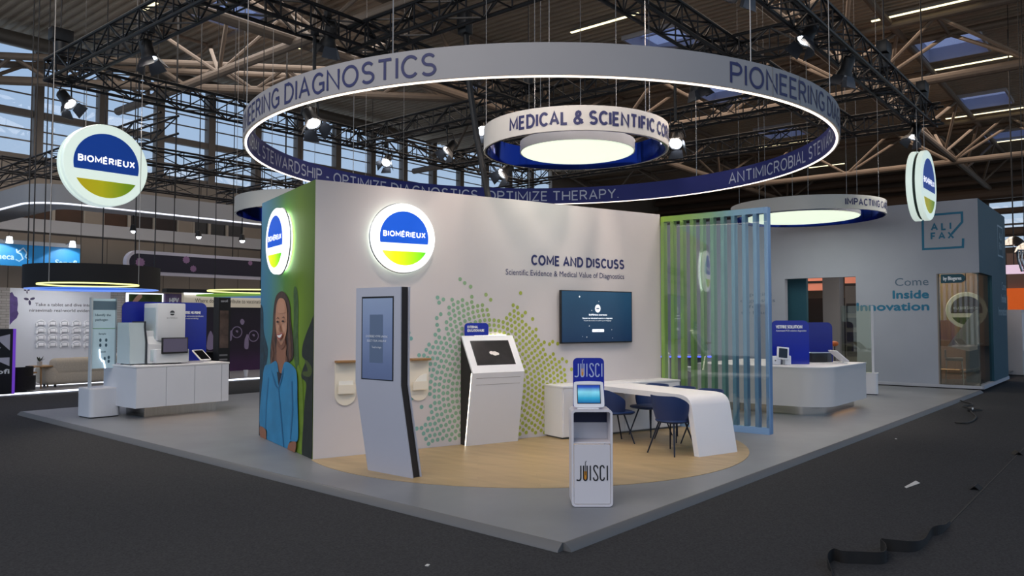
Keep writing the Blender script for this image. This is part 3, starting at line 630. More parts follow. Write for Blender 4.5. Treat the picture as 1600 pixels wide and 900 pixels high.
# navy shell chairs
def make_chair(label, group):
    t = thing('shell_chair', label, 'chair', (0, 0, 0), 0, group)
    sh = MB(); N = 28; th = .016; rings = []
    for k in range(N + 1):       # wrap-round back: angle runs from one arm tip over the back to the other
        a = -118 + 236 * k / N; e = abs(a) / 118
        top = .755 - .15 * max(0, (e - .38) / .62) ** 1.6; rx, ry = .262, .245
        row = []
        for j in range(8):
            f = j / 7; z = .425 + (top - .425) * f; fl = .80 + .20 * math.sin(f * math.pi / 2)
            row.append(Vector((rx * fl * math.sin(R(a)), ry * fl * math.cos(R(a)) - .0 + .03 * f, z)))
        rings.append(row)
    v = []; f = []
    for row in rings:
        for q in row: v.append(q)
        for q in row: n = Vector((q.x, q.y, 0)).normalized(); v.append(q - n * th)
    M = 16
    for k in range(N):
        for j in range(7):
            f.append((k * M + j, k * M + j + 1, (k + 1) * M + j + 1, (k + 1) * M + j)); f.append((k * M + 8 + j, (k + 1) * M + 8 + j, (k + 1) * M + 9 + j, k * M + 9 + j))
        f.append((k * M + 7, k * M + 15, (k + 1) * M + 15, (k + 1) * M + 7)); f.append((k * M, (k + 1) * M, (k + 1) * M + 8, k * M + 8))
    for k in (0, N): f.append(tuple([k * M + j for j in range(8)] + [k * M + 8 + j for j in range(7, -1, -1)]))
    sh.add(v, f); sh.build('backrest', BLUEF, t, ang=60)
    seat = [(.2 * math.sin(R(a)) * 1.12, .2 * math.cos(R(a)) * 1.02) for a in range(-110, 111, 10)] + [(.215, -.2), (.17, -.26), (0, -.275), (-.17, -.26), (-.215, -.2)]
    sm = MB(); n = len(seat); z = [.405, .425, .445, .45]; sc_ = [.9, 1, .98, .86]
    for zz, s_ in zip(z, sc_): sm.v += [(x * s_, y * s_, zz) for x, y in seat]
    for j in range(3): sm.f += [(j * n + i, j * n + (i + 1) % n, (j + 1) * n + (i + 1) % n, (j + 1) * n + i) for i in range(n)]
    sm.f += [tuple(range(n))[::-1], tuple(range(3 * n, 4 * n))]; sm.build('seat', BLUEF, t, ang=50)
    for sx_ in (-1, 1):
        for sy_ in (-1, 1): MB().tube([(sx_ * .12, sy_ * .11, .412), (sx_ * .225, sy_ * .225, .0)], [.012, .009], 8).build('leg', mat('navy_metal_leg', (18, 24, 44), .4, .3), t)
    MB().box(-.14, .14, -.13, .13, .398, .41).build('under_frame', mat('navy_metal_leg', (18, 24, 44), .4, .3), t)
    return t
AD = math.degrees(A); gch = 'navy shell chairs around the white table'
ch = make_chair('navy shell chair with its back to us, nearest the sloping table end', gch)
p = B(4.03, 2.12); ch.location = p; ch.rotation_euler = (0, 0, R(AD + 95))
for s, d, rz, lb in ((3.98, 1.02, 72, 'navy shell chair seen from the side, just right of the juice-glass stand'), (4.90, .80, -88, 'navy shell chair across the table, nearest the white wall'),
                     (4.90, 1.34, -92, 'navy shell chair across the table, in front of the green slats'), (4.90, 1.86, -90, 'navy shell chair across the table, in front of the blue slats')):
    dup(ch, B(s, d), AD + rz, lb, gch)
# charity stand with the JUISCI lettering
t = thing('display_stand', 'narrow white display stand with open niche and JUISCI lettering, at the platform corner', 'stand', (6.02, 4.005, 0), -50.4)
W2, Hh, dp = .19, .89, .30
o = rrect(-W2, W2, 0.005, Hh, .035, 6); inr = rrect(-W2 + .02, W2 - .02, .025, Hh - .02, .02, 6); m = MB(); n = len(o)
SW = mat('stand_white', (220, 214, 216), .42)
m.v = [(x, y, z) for y in (0, dp) for x, z in o] + [(x, y, z) for y in (0, dp) for x, z in inr]
for i in range(n):
    j = (i + 1) % n; m.f += [(i, j, n + j, n + i), (2 * n + i, 3 * n + i, 3 * n + j, 2 * n + j), (i, 2 * n + i, 2 * n + j, j), (n + i, n + j, 3 * n + j, 3 * n + i)]
m.build('shell', SW, t, ang=40)
MB().exy(rrect(-W2 + .024, W2 - .024, .03, .572, .012), .004, .022).build('door', SW, t); MB().box(-W2 + .02, W2 - .02, .03, dp - .01, .575, .59).build('shelf', SW, t)
MB().box(-W2 + .02, W2 - .02, dp - .03, dp - .012, .59, .74).build('niche_back', SW, t); MB().box(-W2 + .02, W2 - .02, dp - .028, dp - .012, .742, Hh - .022).build('niche_panel', mat('niche_navy', (14, 18, 60), .4), t)
MB().exy(rrect(-.15, .15, Hh - .12, 1.355, .045, 8, (0, 1, 1, 0)), dp + .002, dp + .014).build('blue_panel', BLUEP, t)
def juisci(par, x0, y, z0, h, ink, w):
    k = h
    P = [[(.0, .06), (.02, .02), (.08, .0), (.16, .0), (.22, .03), (.26, .1), (.27, .2), (.27, 1.0)],
         [(.46, 1), (.46, .16), (.48, .07), (.53, .01), (.58, 0), (.63, .01), (.68, .07), (.70, .16), (.70, 1)],
         [(.92, 1), (.92, 0)],
         [(1.42, .8), (1.41, .9), (1.37, .97), (1.28, 1.0), (1.2, .97), (1.16, .88), (1.16, .76), (1.2, .66), (1.36, .38), (1.42, .26), (1.43, .14), (1.39, .04), (1.3, 0), (1.2, .02), (1.15, .1), (1.13, .2)],
         [(1.86, .82), (1.84, .92), (1.78, .99), (1.7, .99), (1.62, .93), (1.6, .8), (1.6, .2), (1.63, .07), (1.7, .01), (1.8, .02), (1.86, .1), (1.87, .2)],
         [(2.08, 1), (2.08, 0)], [(.57, .35), (.58, 1.2), (.60, 1.27), (.66, 1.31)]]
    V, Fc = strokes([[(a * k, b * k) for a, b in q] for q in P[:6]], w)
    MB().add([(x0 + a, y, z0 + b) for a, b in V], Fc).build('lettering', ink, par, smooth=False, fix=False)
    V, Fc = strokes([[(a * k, b * k) for a, b in P[6]]], w * .45); MB().add([(x0 + a, y - .001, z0 + b) for a, b in V], Fc).build('straw', ink, par, smooth=False, fix=False)
    g = [(.5, .62), (.5, .16), (.53, .08), (.58, .05), (.63, .08), (.66, .16), (.66, .62)]
    MB().add([(x0 + a * k, y - .0005, z0 + b * k) for a, b in g], [tuple(range(len(g)))]).build('juice_fill', mat('orange_print', (214, 140, 34), .5), par, smooth=False, fix=False)
juisci(t, -.142, .001, .245, .135, INKB, .012); juisci(t, -.132, dp - .001, 1.175, .125, mat('pale_blue_lettering', (178, 190, 226), .5), .011)
t2 = thing('tablet_display', 'white framed tablet standing on top of the JUISCI stand', 'tablet', (6.055, 4.06, Hh + .001), -50.4)
mt = Matrix.Translation((0, .0, .012)) @ Matrix.Rotation(R(-18), 4, 'X')
def tilt(mb): mb.v = [tuple(mt @ Vector(q)) for q in mb.v]; return mb
tb = [(-.13, .03), (-.125, .205), (-.115, .222), (-.10, .228), (0, .233), (.10, .228), (.115, .222), (.125, .205), (.13, .03), (.118, .008), (.1, .003), (0, 0), (-.1, .003), (-.118, .008)]
tb = [(a_ * 1.1, b_ * 1.08) for a_, b_ in tb]
tilt(MB().exy(smooth_poly(tb, 3), -.012, .012)).build('frame', mat('tablet_white', (236, 234, 236), .35), t2); tilt(MB().box(-.11, .11, -.015, -.011, .036, .216)).build('bezel', BLACK, t2)
tilt(MB().box(-.103, .103, -.017, -.014, .043, .209)).build('screen', mat('tablet_wave', (60, 160, 190), .2, emit=.7, ramp=('Z', .05, .2, [(0, (6, 70, 130)), (.35, (40, 140, 170)), (.7, (120, 190, 205)), (1, (30, 60, 150))]), noise=(9, .25)), t2)
tilt(MB().exx([(.0, .0), (.012, .0), (.07, -.02), (.012, .14)], -.05, .05)).build('stand_foot', mat('tablet_white', (236, 234, 236), .35), t2); MB().rbox(-.11, .09, -.02, .11, 0, .012, .004).build('base', mat('tablet_white', (236, 234, 236), .35), t2)

# ============================================================ SLATTED SCREEN
t = thing('slat_screen', 'tall open screen of vertical slats blending from green to blue, right of the white wall', 'screen', (11.5, 6.27, 0), -90); L = 1.82; SH = 3.44; n = 10
def blend(f):
    s = [(0, (142, 180, 62)), (.3, (134, 168, 94)), (.5, (118, 158, 124)), (.7, (112, 154, 174)), (1, (124, 160, 200))]
    for (p, a_), (q, b_) in zip(s, s[1:]):
        if f <= q: u = (f - p) / (q - p); return tuple(a_[i] + (b_[i] - a_[i]) * u for i in range(3))
rail = mat('slat_rail', (110, 150, 90), .5, ramp=('X', 0, L, [(0, (142, 180, 62)), (.3, (134, 168, 94)), (.5, (118, 158, 124)), (.7, (112, 154, 174)), (1, (124, 160, 200))]))
for k in range(n + 1):
    x = k * (L - .06) / n
    MB().rbox(x, x + .06, 0, .115, .09 if 0 < k < n else 0, SH - .09 if 0 < k < n else SH, .003).build('slat' if 0 < k < n else 'end_post', mat('slat_paint_%d' % k, blend(k / n), .5), t)
MB().box(.06, L - .06, 0, .115, SH - .09, SH).build('top_rail', rail, t); MB().box(.06, L - .06, 0, .115, 0, .09).build('bottom_rail', rail, t)
g = thing('glass_screen', 'clear glass screen fixed in front of the green and blue slats', 'glass', (11.46, 6.25, 0), -90)
MB().box(0.02, L - .02, -.006, .006, .1, SH - .1).build('pane', glass('slat_glass', (244, 248, 248), .06), g)
MB().box(0.02, L - .02, -.008, .008, .0, .1).build('clamp_rail', mat('slat_rail_blue', (124, 160, 200), .5), g)
# ============================================================ RIGGING
ZT = 6.5
def truss(p, q, label, w=.4, r=.032, step=.55, light=False, caps=True):
    p, q = Vector(p), Vector(q); L = (q - p).length; d = (q - p) / L; s = Vector((-d.y, d.x, 0)).normalized(); u = s.cross(d) * -1
    if u.z < 0: u = -u
    t = thing('rigging_truss', label, 'truss', p, 0, 'black box trusses of the overhead rig'); h = w / 2
    cs_ = [s * h + u * h, -s * h + u * h, -s * h - u * h, s * h - u * h]
    for k, c in enumerate(cs_): MB().tube([c, c + d * L], r, 8).build('chord', TRUSSM, t)
    m = MB(); n = max(1, round(L / step)); st = L / n
    for k in range(n):
        for j in range(4):
            a_, b_ = cs_[j], cs_[(j + 1) % 4]
            if (k + j) % 2: a_, b_ = b_, a_
            m.bar(a_ + d * (st * k), b_ + d * (st * (k + 1)), r * .75)
            m.bar(cs_[j] + d * (st * k), cs_[(j + 1) % 4] + d * (st * k), r * .6)
    S(m.build('lacing', TRUSSM, t, smooth=False, fix=False), 'stuff')
    return t
T = truss
T((5.8, 16.2, ZT), (5.8, 4, ZT), 'black box truss rising to the upper left edge above the hanging round sign')
T((5.6, 16, ZT), (20.2, 16, ZT), 'black box truss along the back of the rig, crossing the tall windows')
T((5.6, 10.25, ZT), (13.2, 10.25, ZT), 'black box truss crossing above the lettering at the left of the big ring banner')
T((8.45, 10.45, ZT), (8.45, 3.8, ZT), 'black box truss rising to the top edge, left of the image middle')
T((8.2, 5.75, ZT), (20.2, 5.75, ZT), 'black box truss passing above the blank front of the big ring banner')
T((8.2, 4.0, ZT), (20.4, 4.0, ZT), 'black box truss at the right, ending over the edge-on hanging round sign', .42)
T((13, 16.2, ZT), (13, 3.8, ZT), 'black cross truss behind the small ring banner')
T((20, 16.2, ZT), (20, 3.6, ZT), 'black cross truss at the far right end of the rig')
T((16.6, 16.2, ZT), (16.6, 3.8, ZT), 'black cross truss over the right part of the big ring banner')
for (p, q, lb) in (((8.2, 21, 6.2), (30, 21, 6.2), 'black truss of a neighbouring rig, right of the hanging round sign at the left'), ((8.7, 31, 6.3), (8.7, 17.5, 6.3), 'black truss of a neighbouring rig at the left edge, left of the hanging round sign'),
                   ((8, 26.5, 6.4), (34, 26.5, 6.4), 'black truss of a neighbouring rig just above the white curved header'), ((13.6, 30.5, 6.9), (13.6, 22, 6.9), 'black truss stub pointing at the windows, right of the hanging round sign'),
                   ((17.5, 30.5, 6.9), (17.5, 23, 6.9), 'black truss stub in front of the windows, left of the big ring banner'), ((24, 27, 6.9), (24, 18, 6.9), 'black cross truss of a neighbouring rig behind the big ring banner')):
    T(p, q, lb, .42, .03, 1.3)
# chain hoists above the rig
def hoist(label, x, y, z=ZT + .2):
    t = thing('chain_hoist', label, 'hoist', (x, y, z), 0, 'chain hoists holding the rig')
    MB().rbox(-.2, .2, -.11, .11, .35, .6, .03).build('motor', BLACK, t); MB().lathe([(.0, -.08), (.09, -.05), (.13, .3), (.13, .33)], n=16).build('chain_bag', BLACK, t)
    MB().tube([(0, 0, .6), (0, 0, ZC - .03 - z)], .014, 6).build('chain', TRUSSM, t); MB().box(-.03, .03, -.03, .03, .33, .36).build('hook', STEEL, t)
for x, y, lb in ((5.8, 16, 'black chain hoist over the left rig corner, above the hanging round sign'), (16.6, 4.0, 'black chain hoist over the right truss, left of the nearest right skylight'), (8.45, 7.0, 'black chain hoist over the truss at the top, left of the image middle'),
                 (13, 10.25, 'black chain hoist over the truss crossing behind the small ring banner'), (20, 4, 'black chain hoist over the truss end, above the edge-on hanging round sign')): hoist(lb, x, y)

# ============================================================ STAGE LIGHTS
LENS = mat('lamp_lens_lit', (236, 244, 255), .3, emit=9)
def stage_light(label, pos, aim, top, power=260, doors=True, tint=(1, .9, .82)):
    pos, aim = Vector(pos), Vector(aim); t = thing('stage_light', label, 'stage light', pos, 0, 'black stage lights hanging from the rig')
    q = (aim - pos).to_track_quat('-Z', 'Y').to_matrix().to_4x4()
    MB().lathe([(.0, .34), (.085, .33), (.105, .3), (.105, .1), (.13, .06), (.14, .0), (.125, .0), (.12, .03)], n=20, M=q).build('body', BLACK, t)
    MB().lathe([(0, .03), (.118, .03)], n=20, M=q).build('lens', LENS, t)
    if doors:
        dm = mat('barn_door_metal', (64, 66, 72), .4, .6)
        for k in range(4):
            r4 = q @ Matrix.Rotation(R(90 * k), 4, 'Z'); MB().add([r4 @ Vector(v) for v in ((-.1, .13, .0), (.1, .13, .0), (.14, .21, -.17), (-.14, .21, -.17), (-.1, .137, .0), (.1, .137, .0), (.14, .217, -.17), (-.14, .217, -.17))], [(0, 1, 2, 3), (7, 6, 5, 4), (0, 4, 5, 1), (1, 5, 6, 2), (2, 6, 7, 3), (3, 7, 4, 0)]).build('barn_door', dm, t)
    a_ = q @ Vector((.16, 0, .2)); b_ = q @ Vector((-.16, 0, .2)); up = Vector((0, 0, .42))
    MB().tube([a_, a_ * .6 + up * .8, up, b_ * .6 + up * .8, b_], .014, 6).build('yoke', BLACK, t)
    tp = Vector((0, 0, max(top - pos.z, .5)))
    MB().tube([up, tp], .03, 8).build('hanging_pole', BLACK, t); MB().rbox(-.05, .05, -.05, .05, tp.z - .06, tp.z + .06, .01).build('clamp', BLACK, t)
    if power:
        d = bpy.data.lights.new('lamp', 'SPOT'); d.energy = power; d.spot_size = R(78); d.spot_blend = .6; d.shadow_soft_size = .25; d.color = tint
        o = bpy.data.objects.new('lamp', d); COL.objects.link(o); o.parent = t; o.matrix_local = Matrix.Translation(q @ Vector((0, 0, -.02))) @ q
zt = ZT - .16
for a_ in (((5.95, 15.9, 5.85), (8, 11, 0), 'black stage light at the left rig corner, right above the hanging round sign', 330), ((5.85, 12.45, 5.95), (7, 11, 0), 'black stage light under the upper left truss, left of the big ring banner', 460),
          ((7.45, 10.25, 4.85), (7, 6.5, 0), 'black stage light shining inside the left part of the big ring banner', 110), ((7.7, 10.25, 6.2), (8.5, 13.5, .5), 'black stage light peeking over the top edge of the big ring banner at the left', 160),
          ((14.0, 16, 6.0), (8, 12, 0), 'bright stage light in front of the windows, right of the portrait wall top', 300), ((13, 12.7, 5.7), (8, 13.5, .5), 'bright stage light below the truss, left of the small ring banner', 220),
          ((13, 11.0, 4.95), (7, 12, 0), 'low bright stage light just above the white wall, left of the small ring banner', 160), ((13, 11.6, 6.0), (9, 6, 0), 'black stage light tucked behind the left rim of the small ring banner', 120),
          ((13, 6.76, 5.0), (8.5, 5.5, .5), 'bright stage light right of the small ring banner rim', 160), ((13, 6.3, 5.95), (15, 5, 0), 'black stage light under the truss, above the right side of the small ring banner', 300),
          ((12.2, 4.1, 6.1), (9.3, 6.2, .8), 'black stage light at the top right, left of the pair over the ring lettering', 300), ((13.9, 4.0, 5.95), (14.5, 6.0, .5), 'black stage light at the top right, right of the pair over the ring lettering', 500),
          ((19.9, 4.2, 6.0), (17, 6, 0), 'black stage light hanging just above the edge-on round sign', 420)):
    stage_light(a_[2], a_[0], a_[1], zt, a_[3])
# lights on the near truss that shine on the white wall and the wood floor
for k, (x, y, ax, ay, pw, lb) in enumerate(((5.8, 5.2, 9.2, 6.8, 380, 'stage light above the picture on the near truss, aimed at the white wall'), (8.45, 4.0, 8.4, 7.4, 300, 'stage light above the picture on the truss end, aimed at the kiosk'), (9.6, 4.0, 10.2, 6.8, 360, 'stage light above the picture on the right truss, aimed at the table'))):
    stage_light(lb, (x, y, 6.0), (ax, ay, 1.4), zt, pw, True, (1, .83, .72))

# ============================================================ RING BANNERS
BAN = mat('white_banner_fabric', (156, 154, 156), .7, noise=(2, .02)); BANB = mat('navy_banner_fabric', (26, 36, 110), .7, noise=(2, .05))
def ring_text(name, s, cap, c, rad, zmid, ang, par, m, span=None, inside=False, bold=0.0, align='l'):
    ws, w = caps_words(s, cap, (rad * R(span)) if span else None, bold)
    sg = -1 if inside else 1; off = {'l': 0, 'r': -w, 'c': -w / 2}[align]
    for v, f in ws:
        out = [(c[0] + (rad - sg * -d) * math.cos(R(ang) + sg * (a + off) / rad), c[1] + (rad - sg * -d) * math.sin(R(ang) + sg * (a + off) / rad), zmid - cap / 2 + b) for a, b, d in v]
        MB().add(out, f).build(name, m, par, smooth=False, fix=False)
ZB = 4.05; RC = (9.08, 6.99); RR = 4.154; BH = .325
t = thing('ring_banner', 'huge white ring banner with navy PIONEERING DIAGNOSTICS lettering, hanging over the stand', 'banner', (RC[0], RC[1], ZB))
MB().band(RR - .03, RR, 0.012, BH, n=160).build('outer_band', BAN, t); MB().band(RR - .075, RR - .045, 0.012, BH, n=160).build('inner_band', BANB, t, label='navy inner face')
MB().band(RR - .045, RR - .03, .012, BH - .01, n=160).build('frame', ALU, t); MB().band(RR - .052, RR - .026, 0.0, .0115, n=160).build('light_strip', mat('ring_light_strip', (255, 240, 222), .5, emit=2.4), t)
for ang, sp in ((-115.0, 68), (164.9 - 21, 60), (40, 64)):
    pass
P0 = -114.6; PE = -156.1
ring_text('lettering', 'PIONEERING DIAGNOSTICS', .23, (0, 0), RR + .004, .165, P0, t, NAVY, 55, False, .13)
ring_text('lettering', 'PIONEERING DIAGNOSTICS', .23, (0, 0), RR + .004, .165, PE, t, NAVY, 55, False, .13, 'r')
ring_text('lettering', 'PIONEERING DIAGNOSTICS', .23, (0, 0), RR + .004, .165, 20, t, NAVY, 55, False, .13)
SIL = mat('silver_lettering', (182, 188, 206), .6)
for a0 in (-18.4, 161.6): ring_text('inner_lettering', 'ANTIMICROBIAL STEWARDSHIP - OPTIMIZE DIAGNOSTICS, OPTIMIZE THERAPY.', .2, (0, 0), RR - .079, .165, a0, t, SIL, 147, True, .125)
for a_ in (-62, -110, -163, 145, 92, 40, -8):
    x, y = (RR - .04) * math.cos(R(a_)), (RR - .04) * math.sin(R(a_)); MB().tube([(x, y, BH), (x, y, ZT - ZB)], .006, 6).build('suspension_cable', CABLEM, t)
for a_ in (-106, -99): MB().bar((RR * 1.0005 * math.cos(R(a_)), RR * 1.0005 * math.sin(R(a_)), .012), (RR * 1.0005 * math.cos(R(a_)), RR * 1.0005 * math.sin(R(a_)), BH), .006).build('seam', mat('banner_seam', (110, 110, 112), .7), t)
DISC = mat('ceiling_disc_light', (238, 250, 226), .5, emit=.92); GREYR = mat('disc_rim_grey', (168, 172, 178), .4)
def small_ring(label, c, r, z, h, txt, ang, span, cap, inner=(30, 50, 110)):
    t = thing('small_ring_banner', label, 'banner', (c[0], c[1], z), 0, 'small white ring banners with round lamps inside')
    MB().band(r - .02, r, 0, h, n=96).build('outer_band', mat('white_banner_gloss', (206, 203, 196), .35), t)
    MB().band(r - .045, r - .025, .0, h, n=96).build('inner_band', mat('blue_mirror_film', (24, 48, 128), .1, .95), t, label='glossy blue inner face')
    if txt: ring_text('lettering', txt, cap, (0, 0), r + .004, h * .5, ang, t, NAVY, span, False, .19)
    for a_ in (-100, -25, 60, 140, 200):
        x, y = (r - .02) * math.cos(R(a_)), (r - .02) * math.sin(R(a_)); MB().tube([(x, y, h), (x, y, ZC - .03 - z)], .005, 6).build('suspension_cable', CABLEM, t)
    return t
def disc_lamp(label, c, r, z, h):
    t = thing('disc_lamp', label, 'ceiling lamp', (c[0], c[1], z), 0, 'round disc lamps inside the small rings')
    MB().lathe([(r - .02, .012), (r, .012), (r, h), (0, h)], n=72).build('housing', GREYR, t); MB().lathe([(0, 0), (r - .03, 0), (r - .015, .012)], n=72).build('diffuser', DISC, t)
    for a_ in (30, 150, 270):
        x, y = r * .8 * math.cos(R(a_)), r * .8 * math.sin(R(a_)); MB().tube([(x, y, h), (x, y, ZC - .03 - z)], .005, 6).build('suspension_cable', CABLEM, t)
    d = bpy.data.lights.new('glow', 'AREA'); d.shape = 'DISK'; d.size = 2 * r - .1; d.energy = 26 * r * r; d.color = (1, 1, .93)
    o = bpy.data.objects.new('glow', d); COL.objects.link(o); o.parent = t; o.location = (0, 0, -.015)
small_ring('small white ring banner with MEDICAL and SCIENTIFIC lettering inside the big ring', (8.81, 6.12), 1.275, 4.05, .31, 'MEDICAL & SCIENTIFIC CORNER', 174.0, 131, .18)
disc_lamp('glowing round disc lamp inside the ring lettered MEDICAL and SCIENTIFIC', (8.87, 6.13), .80, 4.05, .15)
q_ = DP(1260, 340, 19.6); RC2 = (q_.x, q_.y)
def ang_on(px, py, c, r):       # bearing on the near side of a ring for a measured sight line
    d = ray(px, py); a_, b_, c_ = d.x ** 2 + d.y ** 2, -(d.x * c[0] + d.y * c[1]), c[0] ** 2 + c[1] ** 2 - r * r; t_ = (-b_ - math.sqrt(max(0, b_ * b_ - a_ * c_))) / a_; return math.degrees(math.atan2(d.y * t_ - c[1], d.x * t_ - c[0]))
a0 = ang_on(1321, 318, RC2, 1.86); a1 = ang_on(1376, 318, RC2, 1.86)
small_ring('small white ring banner with IMPACTING lettering, at the right beyond the slats', RC2, 1.85, 4.29, .33, 'IMPACTING CARE', a0, (a1 - a0) * 1.5, .17)
q_ = DP(1252, 340, 19.5); disc_lamp('glowing round disc lamp inside the ring lettered IMPACTING', (q_.x, q_.y), 1.38, 4.29, .1)
small_ring('small white ring banner peeking out behind the green side wall at the left', (10.75, 14.4), 1.9, 4.05, .33, None, 0, 0, 0)
# black cable sleeve slanting down behind the white wall
t = thing('cable_sleeve', 'black cable bundle slanting down to the wall top, left of the small ring banner', 'cable', (8.79, 8.2, 6.45))
MB().tube([(0, 0, 0), (.04, -.05, -1.0), (.13, -.14, -1.9), (.26, -.3, -2.98)], .05, 10).build('sleeve', BLACK, t); MB().rbox(-.09, .09, -.09, .09, -.25, .1, .02).build('junction_box', BLACK, t)
# ============================================================ LEFT SIDE OF THE STAND
t = thing('counter', 'white counter with three doors on a brushed metal plinth, at the left', 'counter', (7.1, 13.55, 0))
CW = mat('counter_white', (208, 210, 216), .42)
MB().box(-.87, .87, .004, 1.28, .19, .89).build('body', CW, t); MB().rbox(-.885, .885, -.012, 1.29, .89, .925, .005).build('top', WHITE, t)
MB().box(-.6, .77, .25, .95, 0, .19).build('plinth', STEEL, t, label='brushed metal plinth')
for x0, x1 in ((-.865, -.345), (-.335, .185), (.195, .72), (.73, .868)): MB().box(x0, x1, -.012, .004, .195, .885).build('door', CW, t)
m = MB().box(-.62, .79, .225, .235, .165, .185); m.build('plinth_light', mat('warm_led', (255, 205, 150), .5, emit=2.2), t)
PX = lambda px, py, y: VP(px, py, (0, y), (1, y))
t = thing('privacy_panel', 'blue acrylic panel with rounded top corners, standing on the left counter behind the white analyser', 'panel', (6.98, 14.45, .926))
x0, x1 = PX(190, 520, 14.45).x - 6.98, PX(322, 520, 14.45).x - 6.98; zt = PX(250, 472, 14.45).z - .926
MB().exy(rrect(x0, x1, 0, zt, .12, 8, (0, 1, 1, 0)), -.01, .01).build('panel', mat('blue_panel_clear', (14, 36, 158), .15, spec=.6), t)
m = MB(); lettering('', 'VITEK MS PRIME', .05, (x1 - .47, -.0125, zt - .22), (1, 0, 0), None, None, .34, .08, mb=m)
lettering('', 'Fast and accurate identification', .026, (x1 - .47, -.0125, zt - .275), (1, 0, 0), None, None, .4, .02, mb=m); lettering('', 'for routine microbiology', .026, (x1 - .47, -.0125, zt - .32), (1, 0, 0), None, None, .3, .02, mb=m); m.build('lettering', INKW, t, smooth=False, fix=False)
# analyser
t = thing('laboratory_analyser', 'big white laboratory analyser with a black monitor, on the left counter', 'laboratory machine', (6.8, 13.75, .926))
DW = mat('device_white', (214, 216, 218), .4); DG = mat('device_pale_green', (186, 200, 204), .4); DK = mat('device_gasket', (44, 48, 54), .5)
q = lambda px, py, y=13.75: (PX(px, py, y).x - 6.8, PX(px, py, y).z - .926)
xa, xb = q(247, 500)[0], q(291, 500)[0]; zt = q(270, 474)[1]
MB().rbox(xa, xb, .02, .55, .42, zt, .02).build('tower', DW, t); MB().box(xa - .015, xa, .08, .5, .45, zt - .08).build('tower_side', DG, t)
xl, xr = q(207, 540)[0], q(231, 540)[0]; zl = q(215, 504)[1]
MB().exx([(.1, .02), (.1, .4), (.16, .66), (.16, zl), (.6, zl), (.6, .02)], xl, xr).build('side_module', DG, t)
MB().exx([(.06, .0), (.06, .4), (.13, .66), (.13, zl + .02), (.62, zl + .02), (.62, .0)], xr - .001, xr + .022).build('gasket', DK, t)
MB().exx([(.03, .02), (.03, .36), (.12, .5), (.12, .6), (.55, .6), (.55, .02)], xr + .022, xb - .01).build('body', DW, t)
MB().rbox(xr + .1, xb + .02, -.1, .2, .02, .27, .025).build('base_shelf', DW, t); MB().rbox(xr + .06, xr + .19, -.014, .03, .06, .26, .008).build('hatch', DG, t)
mx0, mz0 = q(252, 553, 13.62); mx1, mz1 = q(293, 527, 13.62)
MB().rbox(mx0, mx1, -.16, -.12, mz0, mz1, .008).build('monitor', BLACK, t); MB().box(mx0 + .02, mx1 - .02, -.163, -.158, mz0 + .03, mz1 - .02).build('monitor_screen', mat('monitor_glow', (92, 88, 108), .2, emit=.15), t)
MB().bar(((mx0 + mx1) / 2, -.12, (mz0 + mz1) / 2), ((mx0 + mx1) / 2, .05, (mz0 + mz1) / 2 + .03), .06).build('monitor_arm', DK, t)
cx_, cz_ = q(270, 489)
o = seg(.045, zbot=.004); MB().add([(cx_ + a_, .016, cz_ + b_) for a_, b_ in o], [tuple(range(len(o)))]).build('badge', DK, t, smooth=False, fix=False)
o = seg(.045, ztop=-.016); MB().add([(cx_ + a_, .016, cz_ + b_) for a_, b_ in o], [tuple(range(len(o)))]).build('badge', DK, t, smooth=False, fix=False)
lettering('lettering', 'BIOMÉRIEUX', .016, (cx_, .015, cz_ - .1), (1, 0, 0), t, DK, .2, 0, 'c')
for xx in (xl + .05, xb - .05):
    for yy in (.12, .5): MB().lathe([(.025, 0), (.025, .02)], (xx, yy, 0), 12).build('foot', DK, t)
def tablet_stand(label, loc, rz, group=None, w=.2, h=.15):
    t = thing('tablet_stand', label, 'tablet', loc, rz, group); Mx = Matrix.Translation((0, 0, .035)) @ Matrix.Rotation(R(-52), 4, 'X')
    def tl(mb): mb.v = [tuple(Mx @ Vector(v)) for v in mb.v]; return mb
    TW = mat('tablet_white', (236, 234, 236), .35)
    tl(MB().exy(rrect(-w / 2, w / 2, 0, h, .02), -.008, .008)).build('frame', TW, t); tl(MB().box(-w / 2 + .025, w / 2 - .025, -.011, -.007, .02, h - .02)).build('screen', SCREEND, t)
    MB().rbox(-w * .3, w * .3, -.01, .1, 0, .012, .004).build('foot', TW, t); MB().bar((0, .03, .01), (0, .08, .1), .05, .015).build('stem', TW, t)
p = PX(322, 566, 13.85); tablet_stand('white tablet on a sloping stand at the right end of the left counter', (p.x, 13.85, .926), 15, 'tablets on sloping stands', .26, .3)
# lit info totem with its cube
t = thing('info_totem', 'glass info totem rising from a white cube, left of the white counter', 'totem', (6.06, 14.3, 0))
MB().prism(rrect(-.27, .26, 0, .56, .08), .02, .50).build('cube', CW, t); MB().prism(rrect(-.27, .26, 0, .56, .08), .50, .52).build('cube_top', WHITE, t); MB().prism(rrect(-.25, .24, .02, .54, .06), 0, .02).build('foot', BLACK, t)
MB().box(-.235, -.205, .12, .2, .52, 2.12).build('post', mat('post_pale', (190, 198, 204), .35), t); MB().box(.19, .20, .1, .22, .52, 2.12).build('post', ALU, t)
MB().box(-.2, .19, .15, .165, .86, 2.1).build('glass_panel', mat('totem_glow', (172, 196, 206), .1, emit=.2, noise=(1.4, .12), spec=.8), t)
MB().box(-.2, .19, .146, .15, 1.9, 2.06).build('header_band', mat('totem_header', (96, 120, 136), .4), t); MB().box(-.2, .19, .146, .15, 1.56, 1.575).build('green_line', mat('totem_green', (130, 176, 140), .4), t)
m = MB(); ink = mat('totem_ink', (60, 88, 104), .5)
